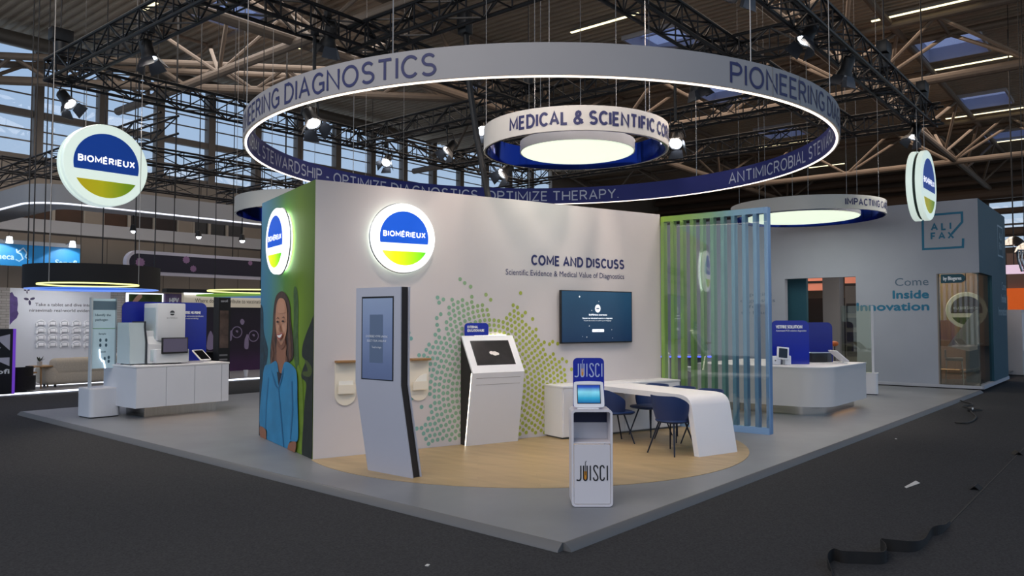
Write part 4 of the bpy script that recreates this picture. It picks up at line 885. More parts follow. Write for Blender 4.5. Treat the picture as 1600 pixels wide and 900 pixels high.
for k, s in enumerate(('Clinical', 'microbiology')): lettering('', s, .035, (-.16, .148, 1.98 - k * .06), (1, 0, 0), None, None, None, .03, mb=m)
for k, s in enumerate(('Identify the', 'pathogen')): lettering('', s, .04, (-.15, .148, 1.79 - k * .085), (1, 0, 0), None, None, None, .02, mb=m)
lettering('', 'Sample', .03, (-.09, .148, 1.46), (1, 0, 0), None, None, None, .02, mb=m); lettering('', 'Result', .03, (-.07, .148, 1.14), (1, 0, 0), None, None, None, .02, mb=m); m.build('lettering', ink, t, smooth=False, fix=False)
for x, z in ((-.06, 1.36), (.04, 1.36), (-.06, 1.27), (.04, 1.27), (.02, 1.03), (.09, 1.05), (.09, .98)): MB().add([(x + .02 * math.cos(R(k * 30)), .147, z + .032 * math.sin(R(k * 30))) for k in range(12)], [tuple(range(12))]).build('pictogram', ink, t, smooth=False, fix=False)
MB().tube([(-.07, .14, 1.2), (-.06, .14, 1.05), (-.02, .14, .98), (0, .14, 1.0), (.03, .14, .86)], .009, 6).build('light_line', LEDC, t)
# round-cornered white cabinet shoulder seen left of the blue panel
t = thing('pale_pouf', 'rounded pale seat behind the left counter, left of the blue panel', 'pouf', (VP(172, 560, (0, 23.9), (1, 23.9)).x, 23.9, .02))
MB().lathe([(0, 0), (.42, 0), (.48, .08), (.48, .5), (.4, .66), (.2, .72), (0, .73)], n=24).build('cushion', mat('pale_boucle', (206, 202, 196), .9, noise=(40, .08)), t); MB().lathe([(.3, -.02), (.3, 0)], n=24).build('base', BLACK, t)

# ============================================================ NEIGHBOURING STANDS AT THE LEFT
YB = 24.6; fl = MB().box(2, 20, 20.7, 26, FZ, 0).build('platform_floor', mat('pale_grey_floor', (150, 150, 154), .3, noise=(2, .06))); S(fl, label='pale grey raised floor of the neighbouring stand at the left', cat='floor')
for (y, x0, x1) in ((20.69, 2, 8.9), (20.69, 10.6, 14), (22.4, 2, 12)):
    MB().box(x0, x1, y - .01, y + .02, -.035 if y < 21 else .0, -.0 if y < 21 else .012).build('edge_light', LEDC, fl)
W0 = VP(14, 500, (0, YB), (1, YB)).x; W1 = VP(172, 500, (0, YB), (1, YB)).x
bw = MB().box(W0, W1, YB, YB + .2, 0, 2.62).build('wall_stand', mat('pale_stand_wall', (206, 208, 216), .6, noise=(2, .02))); S(bw)
PB = lambda px, py, y=YB: (VP(px, py, (0, y), (1, y)).x, VP(px, py, (0, y), (1, y)).z)
PUR = mat('purple_print', (78, 58, 120), .6, noise=(5, .35)); PUR2 = mat('dark_purple_print', (54, 46, 82), .6)
for pts in ([(15, 458), (19, 456), (22, 462), (27, 465), (28, 475), (27, 485), (29, 490), (26, 497), (20, 502), (15, 508)], [(164, 508), (170, 507), (172, 525), (172, 566), (163, 566), (162, 540)]):
    P = [(max(W0, min(W1, PB(*p)[0])), PB(*p)[1]) for p in pts]; MB().add([(a_, YB - .003, b_) for a_, b_ in P], [tuple(range(len(P)))]).build('floral_print', PUR, bw, smooth=False, fix=False)
for (cx_, cy_, rr_) in ((46, 468, 9), (42, 454, 5), (169, 490, 5)):
    for a_ in (15, 170, 275):
        c_ = (cx_ + rr_ * .55 * math.cos(R(a_)), cy_ - rr_ * .55 * math.sin(R(a_))); P = []
        for k in range(14):
            u, v = rr_ * .45 * math.cos(2 * math.pi * k / 14), rr_ * .22 * math.sin(2 * math.pi * k / 14); P.append(PB(c_[0] + u * math.cos(R(a_)) - v * math.sin(R(a_)), c_[1] - u * math.sin(R(a_)) - v * math.cos(R(a_))))
        MB().add([(x, YB - .003, z) for x, z in P], [tuple(range(14))]).build('leaf_print', PUR2, bw, smooth=False, fix=False)
for s, p0, p1 in (('Take a tablet and dive into', (55, 478), (142, 478)), ('nirsevimab real-world evidence', (46, 487), (147, 487))):
    a_, b_ = PB(*p0), PB(*p1); lettering('lettering', s, .085, (a_[0], YB - .004, a_[1]), (1, 0, 0), bw, mat('grey_lettering', (74, 72, 80), .6), b_[0] - a_[0], .02)
gh = 'white headsets hung on the pale wall'; HS = mat('headset_white', (232, 232, 236), .4)
proto = None
ords = ('first', 'second', 'third', 'fourth', 'fifth')
for r_ in range(4):
    for c_ in range(5):
        x, z = PB(63 + c_ * 18.5, 504 + r_ * 11); lb = 'white headset on the pale wall, %s row from the top, %s from the left' % (ords[r_], ords[c_])
        if proto is None:
            proto = thing('headset', lb, 'headset', (x, YB - .005, z), 0, gh)
            MB().tube([(.115 * math.cos(R(a_)), -.03, .10 * math.sin(R(a_)) - .03) for a_ in range(5, 180, 14)], .011, 8).build('headband', HS, proto)
            MB().rbox(-.13, -.08, -.06, 0, -.12, -.02, .012).build('ear_pad', HS, proto); MB().rbox(.08, .12, -.05, 0, -.08, -.0, .012).build('ear_pad', HS, proto); MB().rbox(-.07, .07, -.05, 0, -.07, .02, .012).build('wall_hook', HS, proto)
        else: dup(proto, (x, YB - .005, z), 0, lb, gh)
brick = mat('pale_brick', (158, 152, 148), .8)
nn = brick.node_tree; tx = nn.nodes.new('ShaderNodeTexCoord'); bk = nn.nodes.new('ShaderNodeTexBrick'); mpp = nn.nodes.new('ShaderNodeMapping'); mpp.inputs['Rotation'].default_value = (R(90), 0, 0)
nn.links.new(tx.outputs['Object'], mpp.inputs[0]); nn.links.new(mpp.outputs[0], bk.inputs[0]); bk.inputs['Scale'].default_value = 1; bk.inputs['Brick Width'].default_value = .24; bk.inputs['Row Height'].default_value = .075; bk.inputs['Mortar Size'].default_value = .006
bk.inputs['Color1'].default_value = lin((164, 158, 154)); bk.inputs['Color2'].default_value = lin((150, 144, 140)); bk.inputs['Mortar'].default_value = lin((120, 114, 110)); nn.links.new(bk.outputs[0], nn.nodes['Principled BSDF'].inputs['Base Color'])
for x0, x1, nme in ((W0 - 1.2, W0, 'wall_brick_left'), (W1, W1 + .42, 'wall_brick_right')): S(MB().box(x0, x1, YB - .02, YB + .25, 0, 2.62).build(nme, brick))
# sofa
p = G(108, 611, 0); t = thing('sofa', 'rounded cream sofa on the neighbouring stand at the left', 'sofa', (p.x + 1.0, 22.1, 0), 4); BC = mat('cream_boucle', (196, 184, 166), .9, noise=(40, .08), bump=.2)
prof = lambda w, d, h0, h1, r: MB().prism(rrect(-w, w, -d, d, r, 8), h0, h1)
m = MB().rbox(-.95, .95, -.42, .42, .06, .42, .12, 5); m.build('seat_body', BC, t, ang=60); MB().rbox(-.92, .95, -.42, -.12, .3, .74, .13, 5).build('backrest', BC, t, ang=60)
MB().rbox(-1.03, -.7, -.42, .4, .06, .56, .14, 5).build('armrest', BC, t, ang=60); MB().rbox(.75, 1.05, -.42, .4, .06, .56, .14, 5).build('armrest', BC, t, ang=60)
for sx_ in (-.8, .8):
    for sy_ in (-.3, .3): MB().lathe([(.03, 0), (.03, .07)], (sx_, sy_, 0), 10).build('foot', BLACK, t)
OAK = mat('oak_veneer', (176, 138, 92), .5, noise=(8, .15), stretch=(1, 1, .1))
def side_table(label, loc, r, h):
    t = thing('side_table', label, 'table', loc, 0, 'small oak side tables'); MB().lathe([(0, h - .025), (r, h - .025), (r, h), (0, h)], n=28).build('table_top', OAK, t)
    for a_ in (20, 140, 260): MB().tube(smooth_path([(r * .35 * math.cos(R(a_)), r * .35 * math.sin(R(a_)), h - .03), (r * .62 * math.cos(R(a_)), r * .62 * math.sin(R(a_)), h - .1), (r * .8 * math.cos(R(a_)), r * .8 * math.sin(R(a_)), 0)]), .022, 8).build('leg', OAK, t)
p = G(61, 606, 0); side_table('small oak side table left of the cream sofa, with a potted plant on it', (p.x, p.y, 0), .30, .56); pt = p.copy()
p = G(42, 608, 0); side_table('lower oak side table behind the black chair at the left edge', (p.x - .05, p.y, 0), .26, .42)
t = thing('potted_plant', 'tiny dark plant in a pale pot on the small oak table', 'plant', (pt.x, pt.y, .561)); MB().lathe([(0, 0), (.05, 0), (.06, .11), (.05, .11), (0, .1)], n=14).build('pot', mat('pale_pot', (196, 192, 186), .6), t)
m = MB(); lo = random.Random(5)
for k in range(16):
    a_ = lo.random() * 6.28; l = .06 + lo.random() * .08; d = Vector((math.cos(a_) * l, math.sin(a_) * l, .05 + lo.random() * .1)); s_ = Vector((-math.sin(a_), math.cos(a_), 0)) * .022; b0 = Vector((0, 0, .1))
    m.add([b0, b0 + d * .6 + s_, b0 + d, b0 + d * .6 - s_], [(0, 1, 2, 3)])
m.build('foliage', mat('dark_leaf', (34, 46, 34), .6), t, smooth=False, fix=False)
p = G(28, 613, 0); t = thing('armchair', 'black tub armchair at the left edge, beside the dark totem', 'chair', (p.x, p.y + .2, 0)); DKF = mat('black_fabric', (24, 22, 24), .9, noise=(30, .2))
MB().prism(smooth_poly([(-.32, -.3), (.32, -.3), (.36, .25), (0, .34), (-.36, .25)], 4), .04, .38).build('seat', DKF, t); m = MB()
arcp = arc(0, 0, .36, 150, 390, 18)
m.v = [(a_ * s_, b_ * s_, z) for s_, z in ((1, .04), (1.04, .6), (.84, .6), (.8, .3)) for a_, b_ in arcp]; n = len(arcp)
for j in range(3): m.f += [(j * n + i, j * n + i + 1, (j + 1) * n + i + 1, (j + 1) * n + i) for i in range(n - 1)]
m.build('tub_back', DKF, t); MB().lathe([(.25, 0), (.25, .04)], n=18).build('base', BLACK, t)
# dark totem with violet edge at the frame's left border
p = G(-6, 616, 0); t = thing('digital_totem', 'dark digital totem with a glowing violet edge, cut by the left picture border', 'totem', (p.x, p.y - .2, 0)); x1 = PX(24, 560, p.y - .2).x - p.x; zt = PX(10, 514, p.y - .2).z
MB().box(x1 - 1.1, x1 - .06, 0, .14, 0, zt).build('body', mat('totem_night', (14, 14, 22), .3), t); MB().box(x1 - .06, x1, -.01, .15, 0, zt).build('violet_edge', mat('violet_led', (110, 60, 190), .4, emit=.55), t)
lettering('lettering', 'sanofi', .1, (x1 - .12, -.004, .5 - .02), (1, 0, 0), t, INKW, .62, .05, 'r')
for q_ in ([(x1 - .12, zt - .12), (x1 - .12, zt - .5), (x1 - .42, zt - .2)], [(x1 - .12, .85), (x1 - .12, .45 + .2), (x1 - .5, .85)], [(x1 - .3, zt - .42), (x1 - .55, zt - .42), (x1 - .42, zt - .62)]): MB().add([(a_, -.003, b_) for a_, b_ in q_], [(0, 1, 2)]).build('facet_print', mat('facet_grey', (150, 150, 166), .4, emit=.2), t, smooth=False, fix=False)
# black drum lamp with light ring
zc = 2.36; p = G(146, 452, zc); t = thing('drum_lamp', 'huge black drum lamp hanging over the neighbouring stand at the left', 'lamp', (p.x, p.y, zc)); rD = 95 / F * (p - EYE).dot(Vector((math.cos(YAW), math.sin(YAW), 0)))
MB().band(rD - .03, rD, 0, .46, n=96).build('drum', mat('black_drum_fabric', (18, 18, 22), .8), t); MB().lathe([(0, .03), (rD - .05, .03)], n=72).build('reflector', mat('blue_reflector', (70, 110, 190), .2, emit=.5, noise=(.8, .5)), t)
MB().band(rD - .05, rD - .031, -.012, .03, n=96).build('rim_light', mat('blue_rim_led', (120, 160, 240), .4, emit=.8), t)
t2 = thing('halo_lamp', 'thin yellow and green light ring hanging in front of the black drum lamp', 'lamp', tuple(DP(139, 445, 13.7))); rD = 70 / F * 13.7 / .66; MB().band(rD * .652, rD * .668, -.011, .011, (0, 0), n=96).build('light_ring', mat('yellow_led', (244, 244, 150), .4, emit=1.6), t2)
for a_ in (200, 340): MB().tube([(rD * .66 * math.cos(R(a_)), rD * .66 * math.sin(R(a_)), .02), (rD * .66 * math.cos(R(a_)), rD * .66 * math.sin(R(a_)), ZC - .03 - t2.location.z)], .006, 6).build('suspension_cable', CABLEM, t2)
for a_ in (-175, -12, 25, 60, 120, 155): MB().tube([(rD * .985 * math.cos(R(a_)), rD * .985 * math.sin(R(a_)), .46), (rD * .985 * math.cos(R(a_)), rD * .985 * math.sin(R(a_)), ZC - .03 - zc)], .012, 6).build('suspension_cable', TRUSSM, t)
# white curved header with light line
zc = 5.0; t = thing('header_frame', 'white rounded header frame with a light line, hanging along the left background', 'header', (8.0, 23.6, zc)); hw = mat('header_white', (172, 172, 176), .6)
o = rrect(0, 22, 0, 9, 1.1, 10); i_ = rrect(.12, 21.88, .12, 8.88, 1.0, 10); n = len(o)
def frame_band(z0, z1, o, i_, name, m_):
    mb = MB(); mb.v = [(a_, b_, z) for z in (z0, z1) for a_, b_ in o] + [(a_, b_, z) for z in (z0, z1) for a_, b_ in i_]
    for k in range(n):
        j = (k + 1) % n; mb.f += [(k, j, n + j, n + k), (2 * n + k, 3 * n + k, 3 * n + j, 2 * n + j), (k, 2 * n + k, 2 * n + j, j), (n + k, n + j, 3 * n + j, 3 * n + k)]
    return mb.build(name, m_, t)
frame_band(.035, .55, o, i_, 'fascia', hw); frame_band(0, .034, o, i_, 'light_line', mat('header_led', (240, 244, 255), .5, emit=1.3))
frame_band(-.02, -.001, rrect(0.04, 21.9, .04, 8.9, 1.1, 10), rrect(1.0, 21, .9, 8.1, .5, 10), 'soffit', hw)
for x in (.4, 4, 8, 12): MB().tube([(x, .06, .55), (x, .06, ZC - .03 - 5.0)], .012, 6).build('suspension_cable', TRUSSM, t)
# blue banner
t = thing('blue_banner', 'bright blue lit banner with white lettering at the left edge, above the pale wall', 'banner', (6.0, 26.0, 0)); a_, b_ = PX(125, 400, 26.0).x - 6.0, PX(60, 384, 26.0).z; c_ = PX(60, 417, 26.0).z
bl = mat('bright_blue_banner', (34, 126, 186), .5, emit=.12, noise=(.8, .15)); MB().box(-4, a_, 0, .1, c_, b_).build('panel', bl, t); MB().box(-4, a_, -.02, .1, b_, b_ + .12).build('top_trim', hw, t); MB().box(-4, 1.6, -.02, .1, c_ - .32, c_).build('lower_trim', WHITE, t)
u_ = PX(22, 404, 26).x - 6; lettering('lettering', 'AstraZeneca', .17, (u_, -.01, (b_ + c_) / 2 - .14), (1, 0, 0), t, mat('soft_white_ink', (190, 214, 230), .6), 1.25, .03, 'r'); u_ = PX(86, 411, 26).x - 6; lettering('lettering', 'Sanofi', .17, (u_, -.01, c_ + .08), (1, 0, 0), t, mat('soft_white_ink', (190, 214, 230), .6), .62, .04)
V_, F_ = strokes([[(0, .05), (.1, .0), (.2, .08), (.14, .22), (.04, .26), (.02, .36)], [(.04, .26), (.2, .4), (.3, .26), (.26, .14), (.36, .06)]], .035); u_ = PX(24, 404, 26).x - 6
MB().add([(u_ + x, -.01, (b_ + c_) / 2 - .18 + z) for x, z in V_], F_).build('emblem', mat('soft_white_ink', (190, 214, 230), .6), t, smooth=False, fix=False)
for x in (-1.2, PX(5, 384, 26).x - 6, PX(103, 388, 26).x - 6):
    MB().lathe([(.0, .2), (.07, .18), (.09, 0), (0, .02)], (x, -.5, b_ - .02), 14).build('spotlight', mat('spot_lens_cool', (230, 244, 255), .3, emit=6), t); MB().bar((x, -.02, b_ + .1), (x, -.5, b_ + .16), .03).build('spotlight_arm', ALU, t)
    d = bpy.data.lights.new('lamp', 'SPOT'); d.energy = 30; d.spot_size = R(110); d.color = (.85, .95, 1); l = bpy.data.objects.new('lamp', d); COL.objects.link(l); l.parent = t; l.location = (x, -.5, b_ - .03); l.rotation_euler = (R(35), 0, 0)
# purple pill banner
t = thing('pill_banner', 'dark purple pill-shaped banner with a pale border, left of the green side wall', 'banner', (10.6, 23.2, 0)); z0, z1 = PX(230, 424, 23.2).z, PX(230, 397, 23.2).z; x0 = PX(198, 410, 23.2).x - 10.6; rr_ = (z1 - z0) / 2
MB().exy(rrect(x0, 9, z0 - .1, z1 + .1, rr_ + .09, 10), .012, .25).build('border', mat('pale_lilac_trim', (206, 200, 212), .6), t); MB().exy(rrect(x0 + .08, 8.9, z0, z1, rr_ - .01, 10), 0, .02).build('face', mat('deep_purple_print', (26, 19, 42), .5), t)
for px_, py_, r_ in ((219, 410, .12), (291, 406, .1), (302, 420, .09), (391, 411, .07)):
    a_, b_ = PX(px_, py_, 23.2).x - 10.6, PX(px_, py_, 23.2).z; MB().add([(a_ + r_ * (1 + .25 * (k % 2)) * math.cos(R(k * 18)), -.003, b_ + r_ * (1 + .25 * (k % 2)) * math.sin(R(k * 18))) for k in range(20)], [tuple(range(20))]).build('flower_print', mat('dusty_pink_print', (150, 112, 150), .6), t, smooth=False, fix=False)
for x in (1.2, 3.2, 5.2): MB().tube([(x, .12, z1 + .07), (x, .12, ZC - .03)], .014, 6).build('suspension_cable', TRUSSM, t)
# purple vaccination stand right of the counter
VY = 24.0; t = thing('vaccine_stand', 'dark purple stand with a long lit cream header, seen behind the left counter', 'exhibition stand', (13, VY, 0)); x0, x1 = PX(286, 500, VY).x - 13, PX(420, 500, VY).x - 13 + 1.5; zh, zb_ = PX(345, 459, VY).z, PX(345, 480, VY).z
MB().box(x0, x1, 0, .1, 0, zb_).build('mural', mat('night_purple_print', (30, 22, 44), .5, ramp=('Z', 0, 2.2, [(0, (70, 34, 84)), (.35, (38, 24, 50)), (1, (24, 20, 36))]), noise=(1.5, .2)), t); MB().box(x0, x1, -.02, .12, zb_, zh).build('header', mat('cream_lit_header', (206, 196, 176), .6, emit=.25), t); MB().box(x0 - .6, x1, -.1, .2, zh, zh + .12).build('roof_edge', BLACK, t); MB().box(x0, x1, -.08, -.03, zh - .05, zh).build('header_light', LEDC, t)
u_ = PX(304, 474, VY).x - 13; w_ = PX(405, 474, VY).x - 13 - u_; lettering('lettering', 'Where do you contribute to vaccination?', .13, (u_, -.025, (zh + zb_) / 2 - .08), (1, 0, 0), t, mat('brown_ink', (70, 60, 54), .6), w_ * 1.1)
LIL = mat('lilac_print', (150, 136, 170), .6)
def blob(pts, m_=LIL): P = smooth_poly([(PX(a_, b_, VY).x - 13, PX(a_, b_, VY).z) for a_, b_ in pts], 3); MB().add([(a_, -.004, b_) for a_, b_ in P], [tuple(range(len(P)))]).build('figure_print', m_, t, smooth=False, fix=False)
blob([(326, 522), (329, 517), (332, 522), (334, 530), (333, 545), (323, 545), (324, 530)]); blob([(384, 526), (386, 522), (388, 526), (388, 544), (382, 544), (382, 532)]); blob([(375, 502), (378, 498), (382, 502), (380, 507), (377, 507)]); blob([(359, 520), (362, 516), (362, 530), (359, 532)])
for a_, b_ in ((370, 519), (396, 525)):
    c_ = (PX(a_, b_, VY).x - 13, PX(a_, b_, VY).z); MB().band(.17, .2, 0, .004, n=32).build('ring_print', LIL, t).matrix_local = Matrix.Translation((c_[0], -.006, c_[1])) @ Matrix.Rotation(R(90), 4, 'X')
    blob([(a_ - 2, b_ - 2), (a_, b_ - 3), (a_ + 2, b_ - 2), (a_ + 1, b_ + 1)])
t = thing('lit_picture', 'green leafy picture in a bright light frame above the blue panel of the left counter', 'picture', (11, VY + .3, 0)); x0, x1 = PX(199, 460, VY + .3).x - 11, PX(255, 460, VY + .3).x - 11; z1 = PX(225, 458, VY + .3).z
MB().box(x0 + .035, x1 - .035, 0, .08, 0, z1 - .035).build('picture', mat('leaf_picture', (56, 74, 30), .6, noise=(3, .7)), t)
for q_ in ((x0, x0 + .035, 0, z1), (x1 - .035, x1, 0, z1), (x0 + .035, x1 - .035, z1 - .035, z1)): MB().box(q_[0], q_[1], -.02, .1, q_[2], q_[3]).build('light_frame', mat('frame_led', (240, 246, 255), .5, emit=1.4), t)
P = smooth_poly([(PX(a_, b_, VY + .3).x - 11, PX(a_, b_, VY + .3).z) for a_, b_ in ((207, 472), (214, 462), (220, 460), (222, 464), (214, 472))]); MB().add([(a_, -.004, b_) for a_, b_ in P], [tuple(range(len(P)))]).build('arm_print', mat('skin_print', (196, 150, 130), .6), t, smooth=False, fix=False)
t = thing('hpv_poster', 'small purple poster with white lettering between the leafy picture and the cream header', 'poster', (12, VY + .2, 0)); x0, x1 = PX(258, 465, VY + .2).x - 12, PX(286, 465, VY + .2).x - 12
MB().box(x0, x1, 0, .06, 0, z1).build('panel', mat('violet_poster', (126, 104, 150), .6, noise=(3, .4)), t); lettering('lettering', 'HPV', .15, ((x0 + x1) / 2, -.004, PX(270, 473, VY + .2).z), (1, 0, 0), t, INKW, .3, .08, 'c')
p = G(352, 602, 0); t = thing('black_column', 'black advertising column standing right behind the left counter', 'column', (p.x, 20.95, 0)); x1 = PX(360, 500, 20.95).x - p.x; x0 = PX(342, 500, 20.95).x - p.x; zt = PX(350, 456, 20.95).z
MB().box(x0, x1, 0, .3, 0, zt).build('column', mat('column_black', (26, 26, 28), .5), t); MB().box(x0 + .03, x1 - .06, -.004, 0, .9, zt - .55).build('photo_print', mat('column_photo', (112, 92, 82), .6, noise=(2.5, .6)), t); lettering('lettering', 'sanofi', .07, ((x0 + x1) / 2 - .02, -.004, zt - .3), (1, 0, 0), t, INKW, .22, .03, 'c')
for k in range(4): MB().box(x0 + .03, x1 - .08, -.004, 0, .28 + k * .13, .33 + k * .13).build('print_bar', mat('column_grey', (140, 138, 138), .6), t)
zc = 2.45; p = G(404, 456, zc); t = thing('halo_lamp', 'second thin yellow light ring, half hidden by the green side wall', 'lamp', (p.x, p.y, zc)); MB().band(1.22, 1.25, 0, .025, n=96).build('light_ring', mat('yellow_led', (244, 244, 150), .4, emit=1.6), t)
MB().lathe([(0, -.12), (1.5, -.12), (1.5, -.09), (0, -.09)], n=64).build('reflector', mat('blue_green_reflector', (96, 150, 190), .3, emit=.4, ramp=('X', -1.5, 1.5, [(0, (140, 190, 60)), (.3, (150, 200, 90)), (.5, (90, 150, 230)), (1, (60, 110, 210))])), t)
for a_ in (0, 120, 240): MB().tube([(1.23 * math.cos(R(a_)), 1.23 * math.sin(R(a_)), -.09), (1.23 * math.cos(R(a_)), 1.23 * math.sin(R(a_)), ZC - .03 - zc)], .01, 6).build('suspension_cable', TRUSSM, t)
for x, px_ in ((0, 363), (1, 391)):
    p = G(px_, 597, 0); t = thing('bar_table', 'dark bar table behind the black column' if x == 0 else 'dark bar table next to the green side wall edge', 'table', (p.x, 21.6, 0), 0, 'dark bar tables at the purple stand')
    MB().rbox(-.24, .24, -.25, .25, .74, .78, .01).build('table_top', DKF, t); MB().rbox(-.2, .2, -.18, .18, 0, .74, .02).build('base', DKF, t)
p = G(379.5, 588, 0); t = thing('paper_cup', 'white cup standing on the floor between the dark bar tables', 'cup', (p.x, 21.3, .0)); MB().lathe([(.05, 0), (.075, .2), (.068, .2), (.045, .01), (0, .01)], n=16).build('cup', HS, t)
# far stage lights of the neighbouring stand
for px_, py_, lb in ((208, 361, 'small bright spotlight below the office windows, left one of three'), (310, 370, 'small bright spotlight below the office windows, middle one of three'), (378, 376, 'small bright spotlight below the office windows, right one of three')):
    p = DP(px_, py_, 24); t = thing('spotlight', lb, 'spotlight', p, 0, 'small spotlights under the white header'); MB().lathe([(0, .2), (.07, .18), (.1, 0), (0, .02)], n=16).build('body', BLACK, t); MB().sphere((0, -.02, -.0), .075, 8).build('bulb', LENS, t); MB().tube([(0, 0, .22), (0, 0, ZC - .03 - p.z)], .015, 6).build('hanging_rod', TRUSSM, t)

for k, (px0, px1, lb) in enumerate(((57, 96, 'slim white light bar above the pale wall, left one of two'), (107, 142, 'slim white light bar above the pale wall, right one of two'))):
    a_, b_ = PX(px0, 452, 23.6), PX(px1, 453, 23.6); t = thing('light_bar', lb, 'lamp', ((a_.x + b_.x) / 2, 23.6, a_.z + .05), 0, 'slim light bars above the pale wall'); w_ = (b_.x - a_.x) / 2
    MB().box(-w_, w_, -.03, .03, 0, .04).build('housing', ALU, t); MB().box(-w_, w_, -.035, .03, -.03, 0).build('light_tube', LEDC, t); MB().tube([(0, 0, .04), (0, 0, ZC - .03 - a_.z - .05)], .008, 6).build('hanging_rod', TRUSSM, t)
    d = bpy.data.lights.new('lamp', 'AREA'); d.shape = 'RECTANGLE'; d.size = 2 * w_; d.size_y = .05; d.energy = 9; o = bpy.data.objects.new('lamp', d); COL.objects.link(o); o.parent = t; o.location = (0, 0, -.035); o.rotation_euler = (R(25), 0, 0)
# ============================================================ RIGHT SIDE OF THE STAND
t = thing('round_counter', 'white counter with a rounded corner on a polished metal plinth, beyond the blue slats', 'counter', (14.05, 4.42, 0)); CZ = .165; CT = .875
MB().prism(rrect(0, 2.43, 0, 2.5, .55, 14, (0, 0, 0, 1)), CZ, CT - .02).build('body', mat('counter_warm_white', (214, 208, 204), .42), t); MB().prism(rrect(-.01, 2.44, -.01, 2.51, .56, 14, (0, 0, 0, 1)), CT - .02, CT).build('top', WHITE, t)
MB().prism(rrect(.16, 2.3, .2, 2.3, .45, 14, (0, 0, 0, 1)), 0, CZ).build('plinth', mat('polished_plinth', (196, 190, 182), .12, 1), t, label='polished metal plinth')
MB().box(2.31, 2.33, .3, 2.2, CZ - .03, CZ - .005).build('plinth_light', mat('warm_led', (255, 205, 150), .5, emit=2.2), t)
MB().box(.9, 2.3, .175, .19, CZ - .03, CZ - .005).build('plinth_light', mat('warm_led', (255, 205, 150), .5, emit=2.2), t)
YF = math.degrees(YAW) - 90
def onc(px, py): return G(px, py, CT + .001)
p = onc(1235, 569); t = thing('privacy_panel', 'blue acrylic panel with white lettering, front one on the rounded counter', 'panel', p, YF); k_ = (p - EYE).dot(Vector((math.cos(YAW), math.sin(YAW), 0))) / F
MB().exy(rrect(-29.5 * k_, 29.5 * k_, 0, 68 * k_, .11, 8, (0, 1, 1, 0)), -.008, .008).build('panel', mat('blue_panel_clear', (14, 36, 158), .15, spec=.6), t)
m = MB(); lettering('', 'VETFIRE SOLUTION', .055, (-.27, -.0105, 68 * k_ - .15), (1, 0, 0), None, None, .5, .08, mb=m); lettering('', 'Automated PCR solution diagnostics', .032, (-.27, -.0105, 68 * k_ - .21), (1, 0, 0), None, None, .58, .02, mb=m); m.build('lettering', INKW, t, smooth=False, fix=False)
p = G(1281, 565.6, CT + .001); t = thing('privacy_panel', 'blue acrylic panel without lettering, rear one behind the black box', 'panel', p, YF); MB().exy(rrect(-26 * k_, 21 * k_, 0, 65 * k_, .11, 8, (0, 1, 1, 0)), -.008, .008).build('panel', mat('blue_panel_deep', (8, 24, 124), .15, spec=.6), t)
p = onc(1222, 570); t = thing('desktop_analyser', 'small white analyser with a tilted screen, in front of the lettered blue panel', 'laboratory machine', p, YF - 8)
MB().rbox(-.17, -.02, 0, .2, 0, .16, .015).build('body', HS, t); MB().rbox(.01, .17, .02, .2, 0, .17, .012).build('side_box', HS, t); Mx = Matrix.Translation((.02, -.01, .1)) @ Matrix.Rotation(R(-14), 4, 'X') @ Matrix.Rotation(R(5), 4, 'Y')
def tl(mb): mb.v = [tuple(Mx @ Vector(v)) for v in mb.v]; return mb
tl(MB().rbox(-.12, .1, -.015, .015, 0, .24, .012)).build('screen_frame', HS, t); tl(MB().box(-.085, .07, -.018, -.014, .03, .21)).build('screen', SCREEND, t); MB().box(.01, .05, -.01, .03, 0, .1).build('stem', mat('tablet_grey', (150, 150, 152), .4), t); MB().lathe([(0, -.003), (.015, 0)], (-.12, 0, .08), 12, Matrix.Rotation(R(90), 4, 'X')).build('knob', DK, t)
p = onc(1286, 566); t = thing('black_box', 'black instrument box with a pale lid, on the rounded counter beside the blue panels', 'box', p, YF + 12); MB().rbox(-.24, .1, 0, .26, 0, .18, .008).build('body', mat('box_black', (22, 24, 28), .4), t); MB().rbox(.1, .2, 0, .26, 0, .18, .008).build('side', mat('box_grey', (56, 60, 66), .5), t); MB().rbox(-.25, .21, -.01, .27, .18, .2, .006).build('lid', mat('box_lid', (170, 178, 196), .4), t)
p = onc(1320, 567); tablet_stand('white tablet on a sloping stand at the right end of the rounded counter', p, YF + 100, 'tablets on sloping stands', .3, .34)
# glass totem
t = thing('glass_totem', 'glass totem in a slim white frame on a white base, right of the rounded counter', 'totem', (19.0, 5.2, 0), -78)
MB().prism(rrect(-.2, .34, -.0, .3, .06), .02, .48).build('base', WHITE, t); MB().prism(rrect(-.21, .35, -.01, .31, .06), .48, .5).build('base_top', WHITE, t); MB().prism(rrect(-.18, .32, .02, .28, .05), 0, .02).build('foot', BLACK, t)
MB().box(.22, .27, .1, .2, .5, 2.05).build('frame_post', WHITE, t); MB().box(-.42, .22, .145, .157, .5, 2.05).build('glass_panel', glass('totem_glass', (232, 236, 224), .05), t); lettering('lettering', 'RESULTS', .035, (.02, -.002, .4), (1, 0, 0), t, mat('grey_lettering', (74, 72, 80), .6), .2, .02, 'r')
